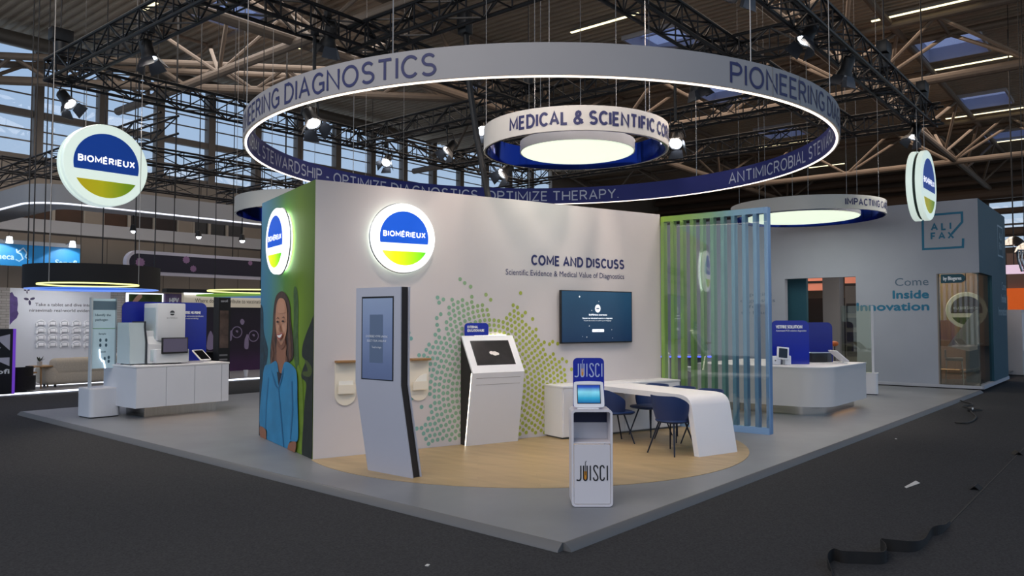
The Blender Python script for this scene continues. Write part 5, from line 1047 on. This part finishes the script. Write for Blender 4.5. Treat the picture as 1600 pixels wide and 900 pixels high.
# things glimpsed between the slats
t = thing('bar_stool', 'white shell stool with wooden legs, seen between the green slats', 'stool', (15.0, 7.35, 0), 20)
m = MB(); m.lathe([(0, .62), (.12, .62), (.2, .66), (.23, .74), (.22, .74), (.19, .67), (.1, .635), (0, .63)], n=24); m.build('seat', HS, t)
for a_ in (45, 135, 225, 315): MB().tube([(.1 * math.cos(R(a_)), .1 * math.sin(R(a_)), .63), (.24 * math.cos(R(a_)), .24 * math.sin(R(a_)), 0)], [.014, .01], 8).build('leg', OAK, t)
MB().tube([(.17 * math.cos(R(a_)), .17 * math.sin(R(a_)), .24) for a_ in range(0, 360, 30)], .008, 6, closed=True).build('foot_ring', BLACK, t)
t = thing('high_table', 'grey high table with a blue light line, seen between the slats', 'table', (16.3, 9.2, 0), -50); MB().rbox(-1.4, 1.4, -.3, .3, .84, .9, .01).build('table_top', mat('table_grey', (150, 150, 158), .4), t); MB().box(-1.3, 1.3, -.2, .25, 0, .84).build('base', mat('table_base_grey', (98, 98, 104), .5), t); MB().box(-.3, 1.4, -.315, -.3, .85, .88).build('light_line', mat('blue_led', (80, 90, 255), .4, emit=2.5), t)
t = thing('white_post', 'slim white post seen in the first gap between the green slats', 'post', DP(1043, 607, 13.2) * 1 + Vector((0, 0, 0)), YF); b_ = DP(1043, 607, 13.2); tp = DP(1043, 551, 13.2); t.location = (b_.x, b_.y, 0); MB().rbox(-.035, .035, -.02, .02, 0, tp.z, .005).build('post', WHITE, t); MB().rbox(-.15, .15, -.15, .15, 0, .02, .005).build('foot_plate', WHITE, t)
# ============================================================ THE GREY STAND WITH THE TEAL END
XA = 22.15; YA = 3.25; AH = 4.75; bz = .09
wa = MB(); oy0, oy1, oz1 = 6.16, 8.09, 2.9; gy = 4.2
wa.box(XA, XA + .2, YA, gy, oz1, AH); wa.box(XA, XA + .2, gy, oy0, bz, AH); wa.box(XA, XA + .2, oy0, oy1, oz1, AH); wa.box(XA, XA + .2, oy1, 15, bz, AH)
wao = S(wa.build('wall_grey', GREYW)); MB().box(XA - .08, XA, YA - .02, 15, FZ + .08, bz).build('baseboard', mat('pale_grey_kerb', (176, 176, 182), .5), wao)
wt = MB(); gx = 24.1; wt.box(XA + .2, gx, YA, YA + .2, oz1, AH); wt.box(gx, 26.75, YA, YA + .2, bz, AH); wto = S(wt.build('wall_teal', TEALW)); MB().box(XA + .2, 26.75, YA - .02, YA + .2, FZ + .06, bz).build('baseboard', mat('pale_grey_kerb', (176, 176, 182), .5), wto)
MB().box(XA, XA + .2, YA - .004, YA, oz1, AH).build('corner_strip', TEALW, wto)
ply = lambda px, py: VP(px, py, (XA, 0), (XA, 1))
def atxt(s, px0, px1, py, cap, m_, bold=0, align='r'):
    a_, b_ = ply(px0, py), ply(px1, py); lettering('lettering', s, cap, (XA - .004, b_.y if align == 'r' else a_.y, b_.z if align == 'r' else a_.z), (0, -1, 0), wao, m_, abs(a_.y - b_.y), bold, align)
atxt('Come', 1398.5, 1451, 445.5, .2, mat('slate_lettering', (78, 100, 118), .6)); atxt('Inside', 1395.5, 1451, 465.5, .2, INKT, .06); atxt('Innovation', 1339, 1451.5, 484.5, .2, INKT, .06)
for k, s in enumerate(('specific', 'diagnostics', 'for', 'the future')): atxt(s, 1206 - (40, 54, 20, 46)[k] + (0, 5, -16, -2)[k], 1206 + (0, 5, -16, -2)[k], 462 + k * 9.6, .1, mat('slate_lettering', (78, 100, 118), .6))
lp = [(1505, 372.5), (1504.5, 386), (1442.5, 389.5), (1441.5, 337), (1503, 332), (1503.3, 347), (1487, 365.5)]
V_ = [(ply(a_, b_).y, ply(a_, b_).z) for a_, b_ in lp]; sv, sf = strokes([V_], .055); MB().add([(XA - .005, y, z) for y, z in sv], sf).build('logo_frame', INKT, wao, smooth=False, fix=False)
a_ = ply(1454.5, 361); caps('lettering', 'ALI', .2, (XA - .005, a_.y, a_.z), (0, -1, 0), wao, INKT, a_.y - ply(1486.5, 360).y, .2, gap=.4); a_ = ply(1454.5, 375); caps('lettering', 'FAX', .19, (XA - .005, a_.y, a_.z), (0, -1, 0), wao, INKT, a_.y - ply(1491, 374).y, .2, gap=.3)
# side sign and lettering on the teal wall
PT = lambda px, py: VP(px, py, (0, YA), (1, YA))
a_, b_ = PT(1558, 352), PT(1567, 402); V_, F_ = strokes([[(a_.x, a_.z), (b_.x, a_.z), (b_.x, b_.z), (a_.x, b_.z), (a_.x, a_.z)]], .05); MB().add([(x, YA - .004, z) for x, z in V_], F_).build('sign_frame', mat('pale_teal_ink', (150, 170, 178), .6), wto, smooth=False, fix=False)
for k, s in enumerate(('ALI', 'FAX')): lettering('lettering', s, .18, ((a_.x + b_.x) / 2, YA - .005, (a_.z + b_.z) / 2 + .05 - k * .28), (1, 0, 0), wto, mat('pale_teal_ink', (150, 170, 178), .6), .45, .06, 'c')
for k, (s, py) in enumerate((('Come', 451), ('Inside', 470), ('Innovation', 490))): q_ = PT(1570, py); lettering('lettering', s, .22, (26.6, YA - .005, q_.z - .05), (1, 0, 0), wto, mat('pale_teal_ink', (150, 170, 178), .6), (.8, .9, 1.5)[k], .05 if k else 0, 'r')
# corner glazing
tg = MB().exx(rrect(-.55, 0, -.22, 0, .12, 6, (0, 0, 1, 1)), 0, .02).build('tag_sign', TEALW); tg.location = (XA - .025, ply(1470, 429).y, ply(1470, 429).z); tag(tg, 'small dark teal tag with white lettering at the top of the glass corner', 'sign'); lettering('lettering', 'by Biogeres', .09, (-.003, -.06, -.15), (0, -1, 0), tg, INKW, .4, .05)
cg = thing('corner_window', 'frameless glass corner of the grey stand with a stool behind it', 'glass', (XA, YA, bz)); gl = glass('corner_glass', (222, 222, 214), .09)
MB().box(.05, .062, .03, gy - YA, 0, oz1 - bz).build('front_pane', gl, cg); MB().box(.062, gx - XA, .05, .062, 0, oz1 - bz).build('side_pane', gl, cg); MB().box(.0, .2, .95 - .03, .95, 0, oz1 - bz).build('edge_profile', mat('taupe_profile', (132, 122, 114), .5), cg)
fw_ = MB().box(XA + .2, 30, YA + .2, 14, bz - .02, bz).build('platform_floor', mat('dark_stand_floor', (72, 70, 70), .4)); S(fw_, label='dark floor inside the grey stand with the teal end', cat='floor')
S(MB().box(24.3, 24.45, YA + .2, 6.1, bz, 3.4).build('wall_room', mat('pinkish_oak_panelling', (150, 122, 104), .6, noise=(3, .2), stretch=(1, 8, .2))))
lg = thing('round_logo_sign', 'round logo reflected in the glass corner of the grey stand, built as a disc', 'sign', (23.55, 3.78, 1.98), -74, 'round logo signs on the stand walls'); drum(.48, -.06, 0).build('face', mat('dim_pale_acrylic', (206, 206, 190), .4, emit=.3), lg)  # glowing disc added in place of a reflection in the corner glass
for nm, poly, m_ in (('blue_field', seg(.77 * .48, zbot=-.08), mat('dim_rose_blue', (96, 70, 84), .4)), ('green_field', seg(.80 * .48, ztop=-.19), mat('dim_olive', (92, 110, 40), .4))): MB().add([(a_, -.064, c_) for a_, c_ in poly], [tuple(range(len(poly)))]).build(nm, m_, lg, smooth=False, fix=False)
caps('lettering', 'BIOMÉRIEUX', .075, (0, -.068, .02), (-1, 0, 0), lg, INKW, .64, .18, 'c'); MB().tube([(0, -.03, .46), (0, -.03, 1.4)], .012, 6).build('hanging_rod', TRUSSM, lg)  # mirrored lettering of the reflected logo; its hanging rod is added
st = thing('counter_stool', 'pale grey stool with a slim metal frame behind the glass corner', 'stool', (22.75, 3.95, bz), 10); MB().rbox(-.24, .24, -.2, .2, .58, .66, .02).build('seat', mat('stool_grey', (120, 122, 124), .7), st); MB().rbox(-.24, .24, .17, .22, .66, .86, .015).build('backrest', mat('stool_grey', (120, 122, 124), .7), st)
for sx_ in (-1, 1):
    for sy_ in (-1, 1): MB().tube([(sx_ * .2, sy_ * .17, .58), (sx_ * .24, sy_ * .2, 0)], .014, 8).build('leg', STEEL, st)
MB().tube([(-.22, -.19, .25), (.22, -.19, .25), (.22, .19, .25), (-.22, .19, .25)], .01, 6, closed=True).build('foot_rail', STEEL, st)
dk = thing('slanted_console', 'slanted pale console with a teal side behind the glass corner', 'console', (23.3, YA + .22, bz)); q_ = [(VP(a_, b_, (23.0, 0), (23.0, 1)).y - YA - .22, VP(a_, b_, (23.0, 0), (23.0, 1)).z - bz) for a_, b_ in ((1480, 541), (1524, 484), (1528, 484), (1527, 546), (1514, 549))]; MB().exx(q_, -.3, -.26).build('slanted_panel', mat('console_white', (190, 190, 196), .5), dk); MB().box(-.05, .12, .0, .3, 0, 1.0).build('teal_side', TEALW, dk); MB().box(.12, .72, .0, .3, .98, 1.02).build('desk_top', WHITE, dk); MB().box(.12, .72, .03, .28, 0, .05).build('base', BLACK, dk)
m = thing('cable_coil', 'coil of pale cable lying on the floor behind the glass side', 'cable', (23.75, YA + .55, bz)); MB().tube([(.2 * math.cos(k * .5) * (1 + .02 * k), .16 * math.sin(k * .5), .02 + .008 * k) for k in range(34)], .016, 6).build('coil', mat('pale_cable', (150, 152, 154), .6), m)
# view through the doorway
S(MB().box(22.6, 22.75, 7.64, 8.3, bz, 3.3).build('wall_inner', TEALW)); S(MB().box(28.5, 28.7, 3.5, 13, bz, 2.5).build('wall_dark', mat('near_black_wall', (22, 20, 22), .6)))
t = thing('grey_column', 'square grey column seen through the doorway of the grey stand', 'column', (24.6, 7.55, bz)); a_, b_ = VP(1286, 500, (24.6, 0), (24.6, 1)).y - 7.55, VP(1312, 500, (24.6, 0), (24.6, 1)).y - 7.55; area('room_fill_light', (23.4, 5.2, 3.3), (23.4, 5.2, 0), (1.6, 3), 60, (1, .86, .74)); area('room_fill_light', (26.5, 9, 4.2), (27, 9, 0), (2, 4), 60, (1, .8, .7)); MB().box(0, .45, b_, a_, 0, 4.2).build('shaft', mat('column_grey_paint', (118, 120, 124), .6), t); MB().box(-.01, .46, b_ - .01, a_ + .01, 0, .1).build('base', mat('column_base', (90, 92, 96), .6), t)  # the two area lamps are fills added to brighten the room and doorway
for k, (x, y0, y1, z0, z1, lb) in enumerate(((27.5, 8.2, 11.2, 2.75, 3.3, 'salmon lit beam seen at the top left of the doorway'), (27.5, 6.5, 8.0, 2.6, 3.2, 'salmon lit beam seen at the top right of the doorway'))):
    t = thing('lit_beam', lb, 'beam', (x, (y0 + y1) / 2, z0), 0, 'salmon lit beams of the far stand'); MB().box(0, .3, -(y1 - y0) / 2, (y1 - y0) / 2, 0, z1 - z0).build('beam', mat('salmon_lit', (206, 128, 104), .6, emit=.3), t); MB().box(-.02, .0, -(y1 - y0) / 2, (y1 - y0) / 2, (z1 - z0) * .45, (z1 - z0) * .6).build('dark_stripe', BLACK, t)
    for yy in (-(y1 - y0) / 2 + .1, (y1 - y0) / 2 - .1): MB().box(.05, .15, yy - .05, yy + .05, -(z0 - bz), 0).build('support', BLACK, t)
t = thing('shelf_unit', 'slim grey shelf unit inside the doorway, right of the grey column', 'shelf', (25.6, 7.15, bz)); MB().box(0, .3, -.3, .3, 0, 2.7).build('carcass', mat('shelf_grey', (112, 112, 112), .6), t)
for k in range(4): MB().box(-.02, 0, -.26, .26, .5 + k * .45, .8 + k * .45).build('shelf_front', mat('shelf_dark', (46, 46, 50), .5), t)
t = thing('orange_ball', 'small orange round object behind the rounded counter, right of the blue panel', 'ornament', (18.6, 6.2, 0)); q_ = VP(1304, 537, (18.6, 0), (18.6, 1)); t.location = (18.6, q_.y, 0); MB().sphere((0, 0, q_.z), .08, 10, (1, 1.1, .8)).build('head', mat('orange_gloss', (190, 92, 26), .4), t); MB().tube([(0, 0, 0), (0, 0, q_.z)], .015, 8).build('stem', BLACK, t); MB().lathe([(.12, 0), (.12, .02)], n=16).build('base', BLACK, t)
# ============================================================ FAR RIGHT EDGE
t = thing('white_cabinet_block', 'tall white cabinet block at the right edge, beyond the teal wall', 'exhibition stand', (29.5, 2.9, FZ)); a_ = VP(1578, 484, (29.5, 0), (29.5, 1)); b_ = VP(1596, 484, (29.5, 0), (29.5, 1)); zt = a_.z - FZ
MB().box(0, 1, b_.y - 2.9, a_.y - 2.9 + .3, .03, zt).build('body', mat('cabinet_grey_white', (186, 180, 176), .5), t); MB().box(.0, 1, b_.y - 2.9 - .01, a_.y - 2.9 + .3, 0, .03).build('plinth', BLACK, t)
for k in range(6): MB().box(.1 + k * .14, .18 + k * .14, b_.y - 2.9 - .03, b_.y - 2.9, .8, zt - .1).build('rib', WHITE, t)
t = thing('orange_stand', 'stand with a glowing orange frame at the right edge, beyond the teal wall', 'exhibition stand', (36, 2.0, FZ)); q_ = lambda px, py: VP(px, py, (36, 0), (36, 1)); y1, y0 = q_(1573, 450).y - 2, q_(1612, 450).y - 2; z1, z0 = q_(1580, 452).z, q_(1580, 485).z
OR = mat('orange_glow', (222, 96, 24), .5, emit=.35); MB().box(0, .4, y0, y1, z1 - .2, z1 + .1).build('top_beam', OR, t); MB().box(0, .4, y0, y0 + .8, z0, z1 - .2).build('side_beam', OR, t); MB().box(.1, .3, y0 + .8, y1, 0, z1 - .2).build('slatted_panel', mat('peach_slats', (232, 178, 150), .5, emit=.25), t)
for k in range(9): MB().box(.04, .1, y0 + .9 + k * .32, y0 + .95 + k * .32, z0 - .3, z1 - .25).build('slat', mat('brown_slat', (130, 84, 64), .6), t)
MB().box(.2, .5, y0, y1, z1 + .1, z1 + 1.5).build('upper_panel', mat('taupe_panel', (116, 92, 82), .6), t)
t = thing('pink_banner', 'pale pink lit banner with red lettering at the right edge', 'banner', (34, 2.0, 0)); q_ = lambda px, py: VP(px, py, (34, 0), (34, 1)); y1, y0 = q_(1569, 420).y - 2, q_(1640, 420).y - 2; z1, z0 = q_(1580, 414).z, q_(1580, 428).z
MB().box(0, .15, y0, y1, z0, z1).build('panel', mat('pink_lit', (240, 214, 236), .5, emit=.55), t); a_ = q_(1595, 424); lettering('lettering', 'Live', .24, (-.01, a_.y - 2, a_.z), (0, -1, 0), t, mat('red_ink', (210, 40, 60), .5), .6, .05)
for yy in (y1 - .3, y0 + .3): MB().tube([(.07, yy, z1), (.07, yy, ZC - .03)], .015, 6).build('suspension_cable', TRUSSM, t)
# chrome dome lamps at the right edge
for k, (px_, py_, r_, lb) in enumerate(((1584, 378, .34, 'upper chrome dome lamp at the right edge beside the teal wall'), (1606, 388, .38, 'lower chrome dome lamp cut by the right picture border'))):
    p = DP(px_, py_, 24 if k else 26.5); t = thing('dome_lamp', lb, 'lamp', p, 0, 'chrome dome lamps at the right edge'); MB().lathe([(0, .2), (r_ * .4, .17), (r_ * .8, .05), (r_, -.12), (r_ * .98, -.13), (r_ * .75, .02), (0, .14)], n=36).build('dome', CHROME, t); MB().lathe([(0, -.0), (r_ * .5, -.0)], n=24).build('diffuser', LENS, t); MB().tube([(0, 0, .2), (0, 0, ZC - .03 - p.z)], .012, 6).build('suspension_cable', TRUSSM, t)
t = thing('chrome_curtain', 'glittering chrome strips hanging below the dome lamps at the right border', 'decoration', DP(1590, 392, 22.4), YF)
for k in range(5): MB().tube(smooth_path([(k * .1, 0, 0), (k * .1 + .03, .02, -.25), (k * .1 + .12, 0, -.6)]), .035, 8).build('strip', CHROME, t)
MB().tube([(0, 0, .02), (.45, 0, .02)], .02, 8).build('rail', CHROME, t); MB().tube([(.2, 0, .02), (.2, 0, ZC - .03 - t.location.z)], .01, 6).build('suspension_cable', TRUSSM, t)
# ============================================================ LITTER ON THE CARPET
cz_ = FZ
sm_ = mat('carpet_seam', (52, 50, 47), .9); S(MB().box(7.6, 30, 1.40, 1.414, cz_, cz_ + .004).build('trim_9', sm_))
t = thing('carpet_strip', 'dark strip of carpet tape curling up along the seam, at the bottom right', 'strip', (6.4, 1.55, cz_)); TP = mat('dark_tape', (20, 18, 17), .8, noise=(12, .2))
path = [(1300, 925, 0), (1303, 900, .3), (1293, 886, .9), (1302, 876, 1), (1318, 880, 1), (1345, 881, 1), (1368, 882, 1), (1383, 880, 1), (1384, 869, 1), (1376, 860, 1), (1384, 860, 1), (1400, 862, 1), (1430, 862, .9), (1447, 850, .5), (1456, 838, .7), (1466, 836, .9), (1478, 828, .5), (1487, 816, .1)]
P = [tuple(G(a_, b_, cz_)) + (h_,) for a_, b_, h_ in path]; P2 = smooth_path([Vector((a_, b_, h_)) for a_, b_, c_, h_ in P], 5); m = MB(); n = len(P2)
for k, q_ in enumerate(P2):
    d = P2[min(k + 1, n - 1)] - P2[max(k - 1, 0)]; nn_ = Vector((-d.y, d.x, 0)).normalized() * .003; h_ = max(.008, .09 * q_.z); bs = Vector((q_.x - 6.4, q_.y - 1.55, 0))
    lean = Vector((-d.y, d.x, 0)).normalized() * (.02 * (1 - q_.z)); m.v += [bs + nn_, bs - nn_, bs - nn_ + lean + Vector((0, 0, h_)), bs + nn_ + lean + Vector((0, 0, h_))]
for k in range(n - 1):
    for j in range(4): m.f.append((k * 4 + j, k * 4 + (j + 1) % 4, (k + 1) * 4 + (j + 1) % 4, (k + 1) * 4 + j))
m.f += [(0, 1, 2, 3), (4 * n - 4, 4 * n - 3, 4 * n - 2, 4 * n - 1)]; m.build('tape', TP, t)
for k, (px_, py_, lb) in enumerate(((1526, 763, 'small dark curl of tape on the carpet seam, nearer one'), (1588, 709, 'small dark curl of tape on the carpet seam, farther one'))):
    p = G(px_, py_, cz_); t = thing('tape_curl', lb, 'tape', p, 20 * k, 'small curls of tape on the carpet seam'); MB().exx([(-.05, 0), (0, .045), (.05, .0), (.045, 0), (0, .037), (-.045, 0)], -.12, .06).build('curl', TP, t)
p = G(1425, 758, cz_); a_, b_ = G(1415, 763, cz_), G(1436, 754, cz_); d = b_ - a_; t = thing('paper_slip', 'small white slip of paper lying on the dark carpet at the right', 'paper', p, math.degrees(math.atan2(d.y, d.x))); L_ = d.length / 2
MB().add([(-L_, -.012, .002), (L_ * .8, -.03, .002), (L_, .03, .012), (-L_ * .8, .022, .002), (-L_, -.012, .004), (L_ * .8, -.03, .004), (L_, .03, .014), (-L_ * .8, .022, .004)], [(3, 2, 1, 0), (4, 5, 6, 7), (0, 1, 5, 4), (1, 2, 6, 5), (2, 3, 7, 6), (3, 0, 4, 7)]).build('sheet', mat('paper_white', (206, 202, 196), .8), t)
for px_, py_, lb in ((1400, 686, 'tiny white scrap of paper near the platform edge at the right'), (668, 884, 'tiny white scrap on the carpet at the bottom, left of the platform corner')):
    p = G(px_, py_, cz_); t = thing('paper_scrap', lb, 'paper', p, 30, 'tiny white scraps on the carpet'); MB().prism([(-.02, -.01), (.02, -.012), (.024, .01), (-.012, .016)], .001, .006).build('scrap', mat('paper_white', (206, 202, 196), .8), t)
t = thing('power_cable', 'thin black power cable with a plug lying on the carpet, right of the platform edge', 'cable', G(1515, 640, cz_)); o_ = t.location.copy(); CBM = mat('black_rubber_cable', (20, 20, 20), .6)
MB().tube(smooth_path([G(a_, b_, cz_ + .02) - o_ for a_, b_ in ((1497, 625), (1508, 628), (1520, 632), (1508, 634), (1504, 635), (1518, 638), (1534, 640), (1524, 641), (1517, 642), (1520, 646), (1525, 651), (1520, 657), (1508, 661), (1492, 660))]), .012, 8).build('cord', CBM, t); q_ = G(1516, 643, cz_) - o_
MB().rbox(q_.x - .06, q_.x + .06, q_.y - .04, q_.y + .04, .0, .07, .012).build('plug', CBM, t); 
for s_ in (-.02, .02): MB().rbox(q_.x + s_ * 2 - .012, q_.x + s_ * 2 + .012, q_.y - .05, q_.y - .03, .04, .075, .004).build('plug_tip', HS, t)

# ============================================================ pieces of parts hang under their part
RULES = {'stage_light': {'lens': 'body', 'barn_door': 'body', 'clamp': 'hanging_pole'}, 'round_logo_sign': {'blue_field': 'face', 'green_field': 'face', 'lettering': 'face', 'halo_strip': 'mounting_plate'}, 'wall_screen': {'logo_dot': 'display', 'logo_bar': 'display', 'lettering': 'display', 'small_print': 'display', 'button': 'display', 'button_lettering': 'display', 'sparkles': 'display'},
 'screen_totem': {'bezel': 'front_panel', 'screen_image': 'screen', 'screen_lettering': 'screen'}, 'touch_kiosk': {'bezel': 'front_panel', 'groove': 'front_panel', 'screen_icon': 'screen', 'top_light': 'top_panel'}, 'topper_sign': {'lettering': 'panel'}, 'privacy_panel': {'lettering': 'panel'}, 'laboratory_analyser': {'monitor_screen': 'monitor', 'monitor_arm': 'monitor', 'badge': 'tower', 'tower_side': 'tower', 'lettering': 'tower', 'gasket': 'side_module', 'hatch': 'body'},
 'tablet_display': {'bezel': 'frame', 'screen': 'frame'}, 'tablet_stand': {'screen': 'frame'}, 'ring_banner': {'lettering': 'outer_band', 'seam': 'outer_band', 'inner_lettering': 'inner_band'}, 'small_ring_banner': {'lettering': 'outer_band'}, 'counter': {'plinth_light': 'plinth'}, 'round_counter': {'plinth_light': 'plinth'}, 'desktop_analyser': {'screen': 'screen_frame', 'knob': 'body'},
 'info_totem': {'header_band': 'glass_panel', 'green_line': 'glass_panel', 'lettering': 'glass_panel', 'pictogram': 'glass_panel', 'light_line': 'glass_panel', 'cube_top': 'cube'}, 'display_stand': {'niche_panel': 'niche_back'}, 'blue_banner': {'lettering': 'panel', 'emblem': 'panel'}, 'pill_banner': {'flower_print': 'face'}, 'vaccine_stand': {'lettering': 'header', 'header_light': 'header', 'figure_print': 'mural', 'ring_print': 'mural'},
 'digital_totem': {'lettering': 'body', 'facet_print': 'body'}, 'black_column': {'lettering': 'column', 'photo_print': 'column', 'print_bar': 'column'}, 'pink_banner': {'lettering': 'panel'}, 'hpv_poster': {'lettering': 'panel'}, 'lit_picture': {'arm_print': 'picture'}, 'shelf_unit': {'shelf_front': 'carcass'}, 'glass_totem': {'lettering': 'base', 'base_top': 'base'}, 'lit_beam': {'dark_stripe': 'beam'}, 'ceiling_lamp': {'light_tube': 'housing'}, 'light_bar': {'light_tube': 'housing'}, 'rigging_truss': {}, 'chain_hoist': {'hook': 'motor', 'chain_bag': 'motor'}, 'power_cable': {'plug_tip': 'plug'}, 'brochure_holder': {'leaflet': 'front_lip'}}
KIDS = {}
for o in list(bpy.data.objects):
    if o.parent: KIDS.setdefault(o.parent.name, []).append(o)
for root in [o for o in bpy.data.objects if o.parent is None]:
    rules = RULES.get(root.name.split('.')[0]); 
    if not rules: continue
    ch = KIDS.get(root.name, []); base = lambda o: o.name.split('.')[0]
    for o in ch:
        if base(o) in rules and o.type == 'MESH':
            tgt = [c for c in ch if base(c) == rules[base(o)]]
            if tgt: o.parent = tgt[0]
    if root.name.startswith('display_stand'):
        door = [c for c in ch if base(c) == 'door'][0]; pan = [c for c in ch if base(c) == 'blue_panel'][0]
        for nm in ('lettering', 'straw', 'juice_fill'):
            for o, tg_ in zip(sorted([c for c in ch if base(c) == nm], key=lambda c: c.name), (door, pan)): o.parent = tg_
for root in [o for o in bpy.data.objects if o.parent is None and o.name.startswith('hanging_logo_sign')]:
    discs = [c for c in KIDS[root.name] if c.name.startswith('light_disc')]
    for c in KIDS[root.name]:
        if c.name.split('.')[0] in ('blue_field', 'green_field', 'lettering'):
            y = sum(v.co.y for v in c.data.vertices); 
            c.parent = [d for d in discs if sum(v.co.y for v in d.data.vertices) * y > 0][0]
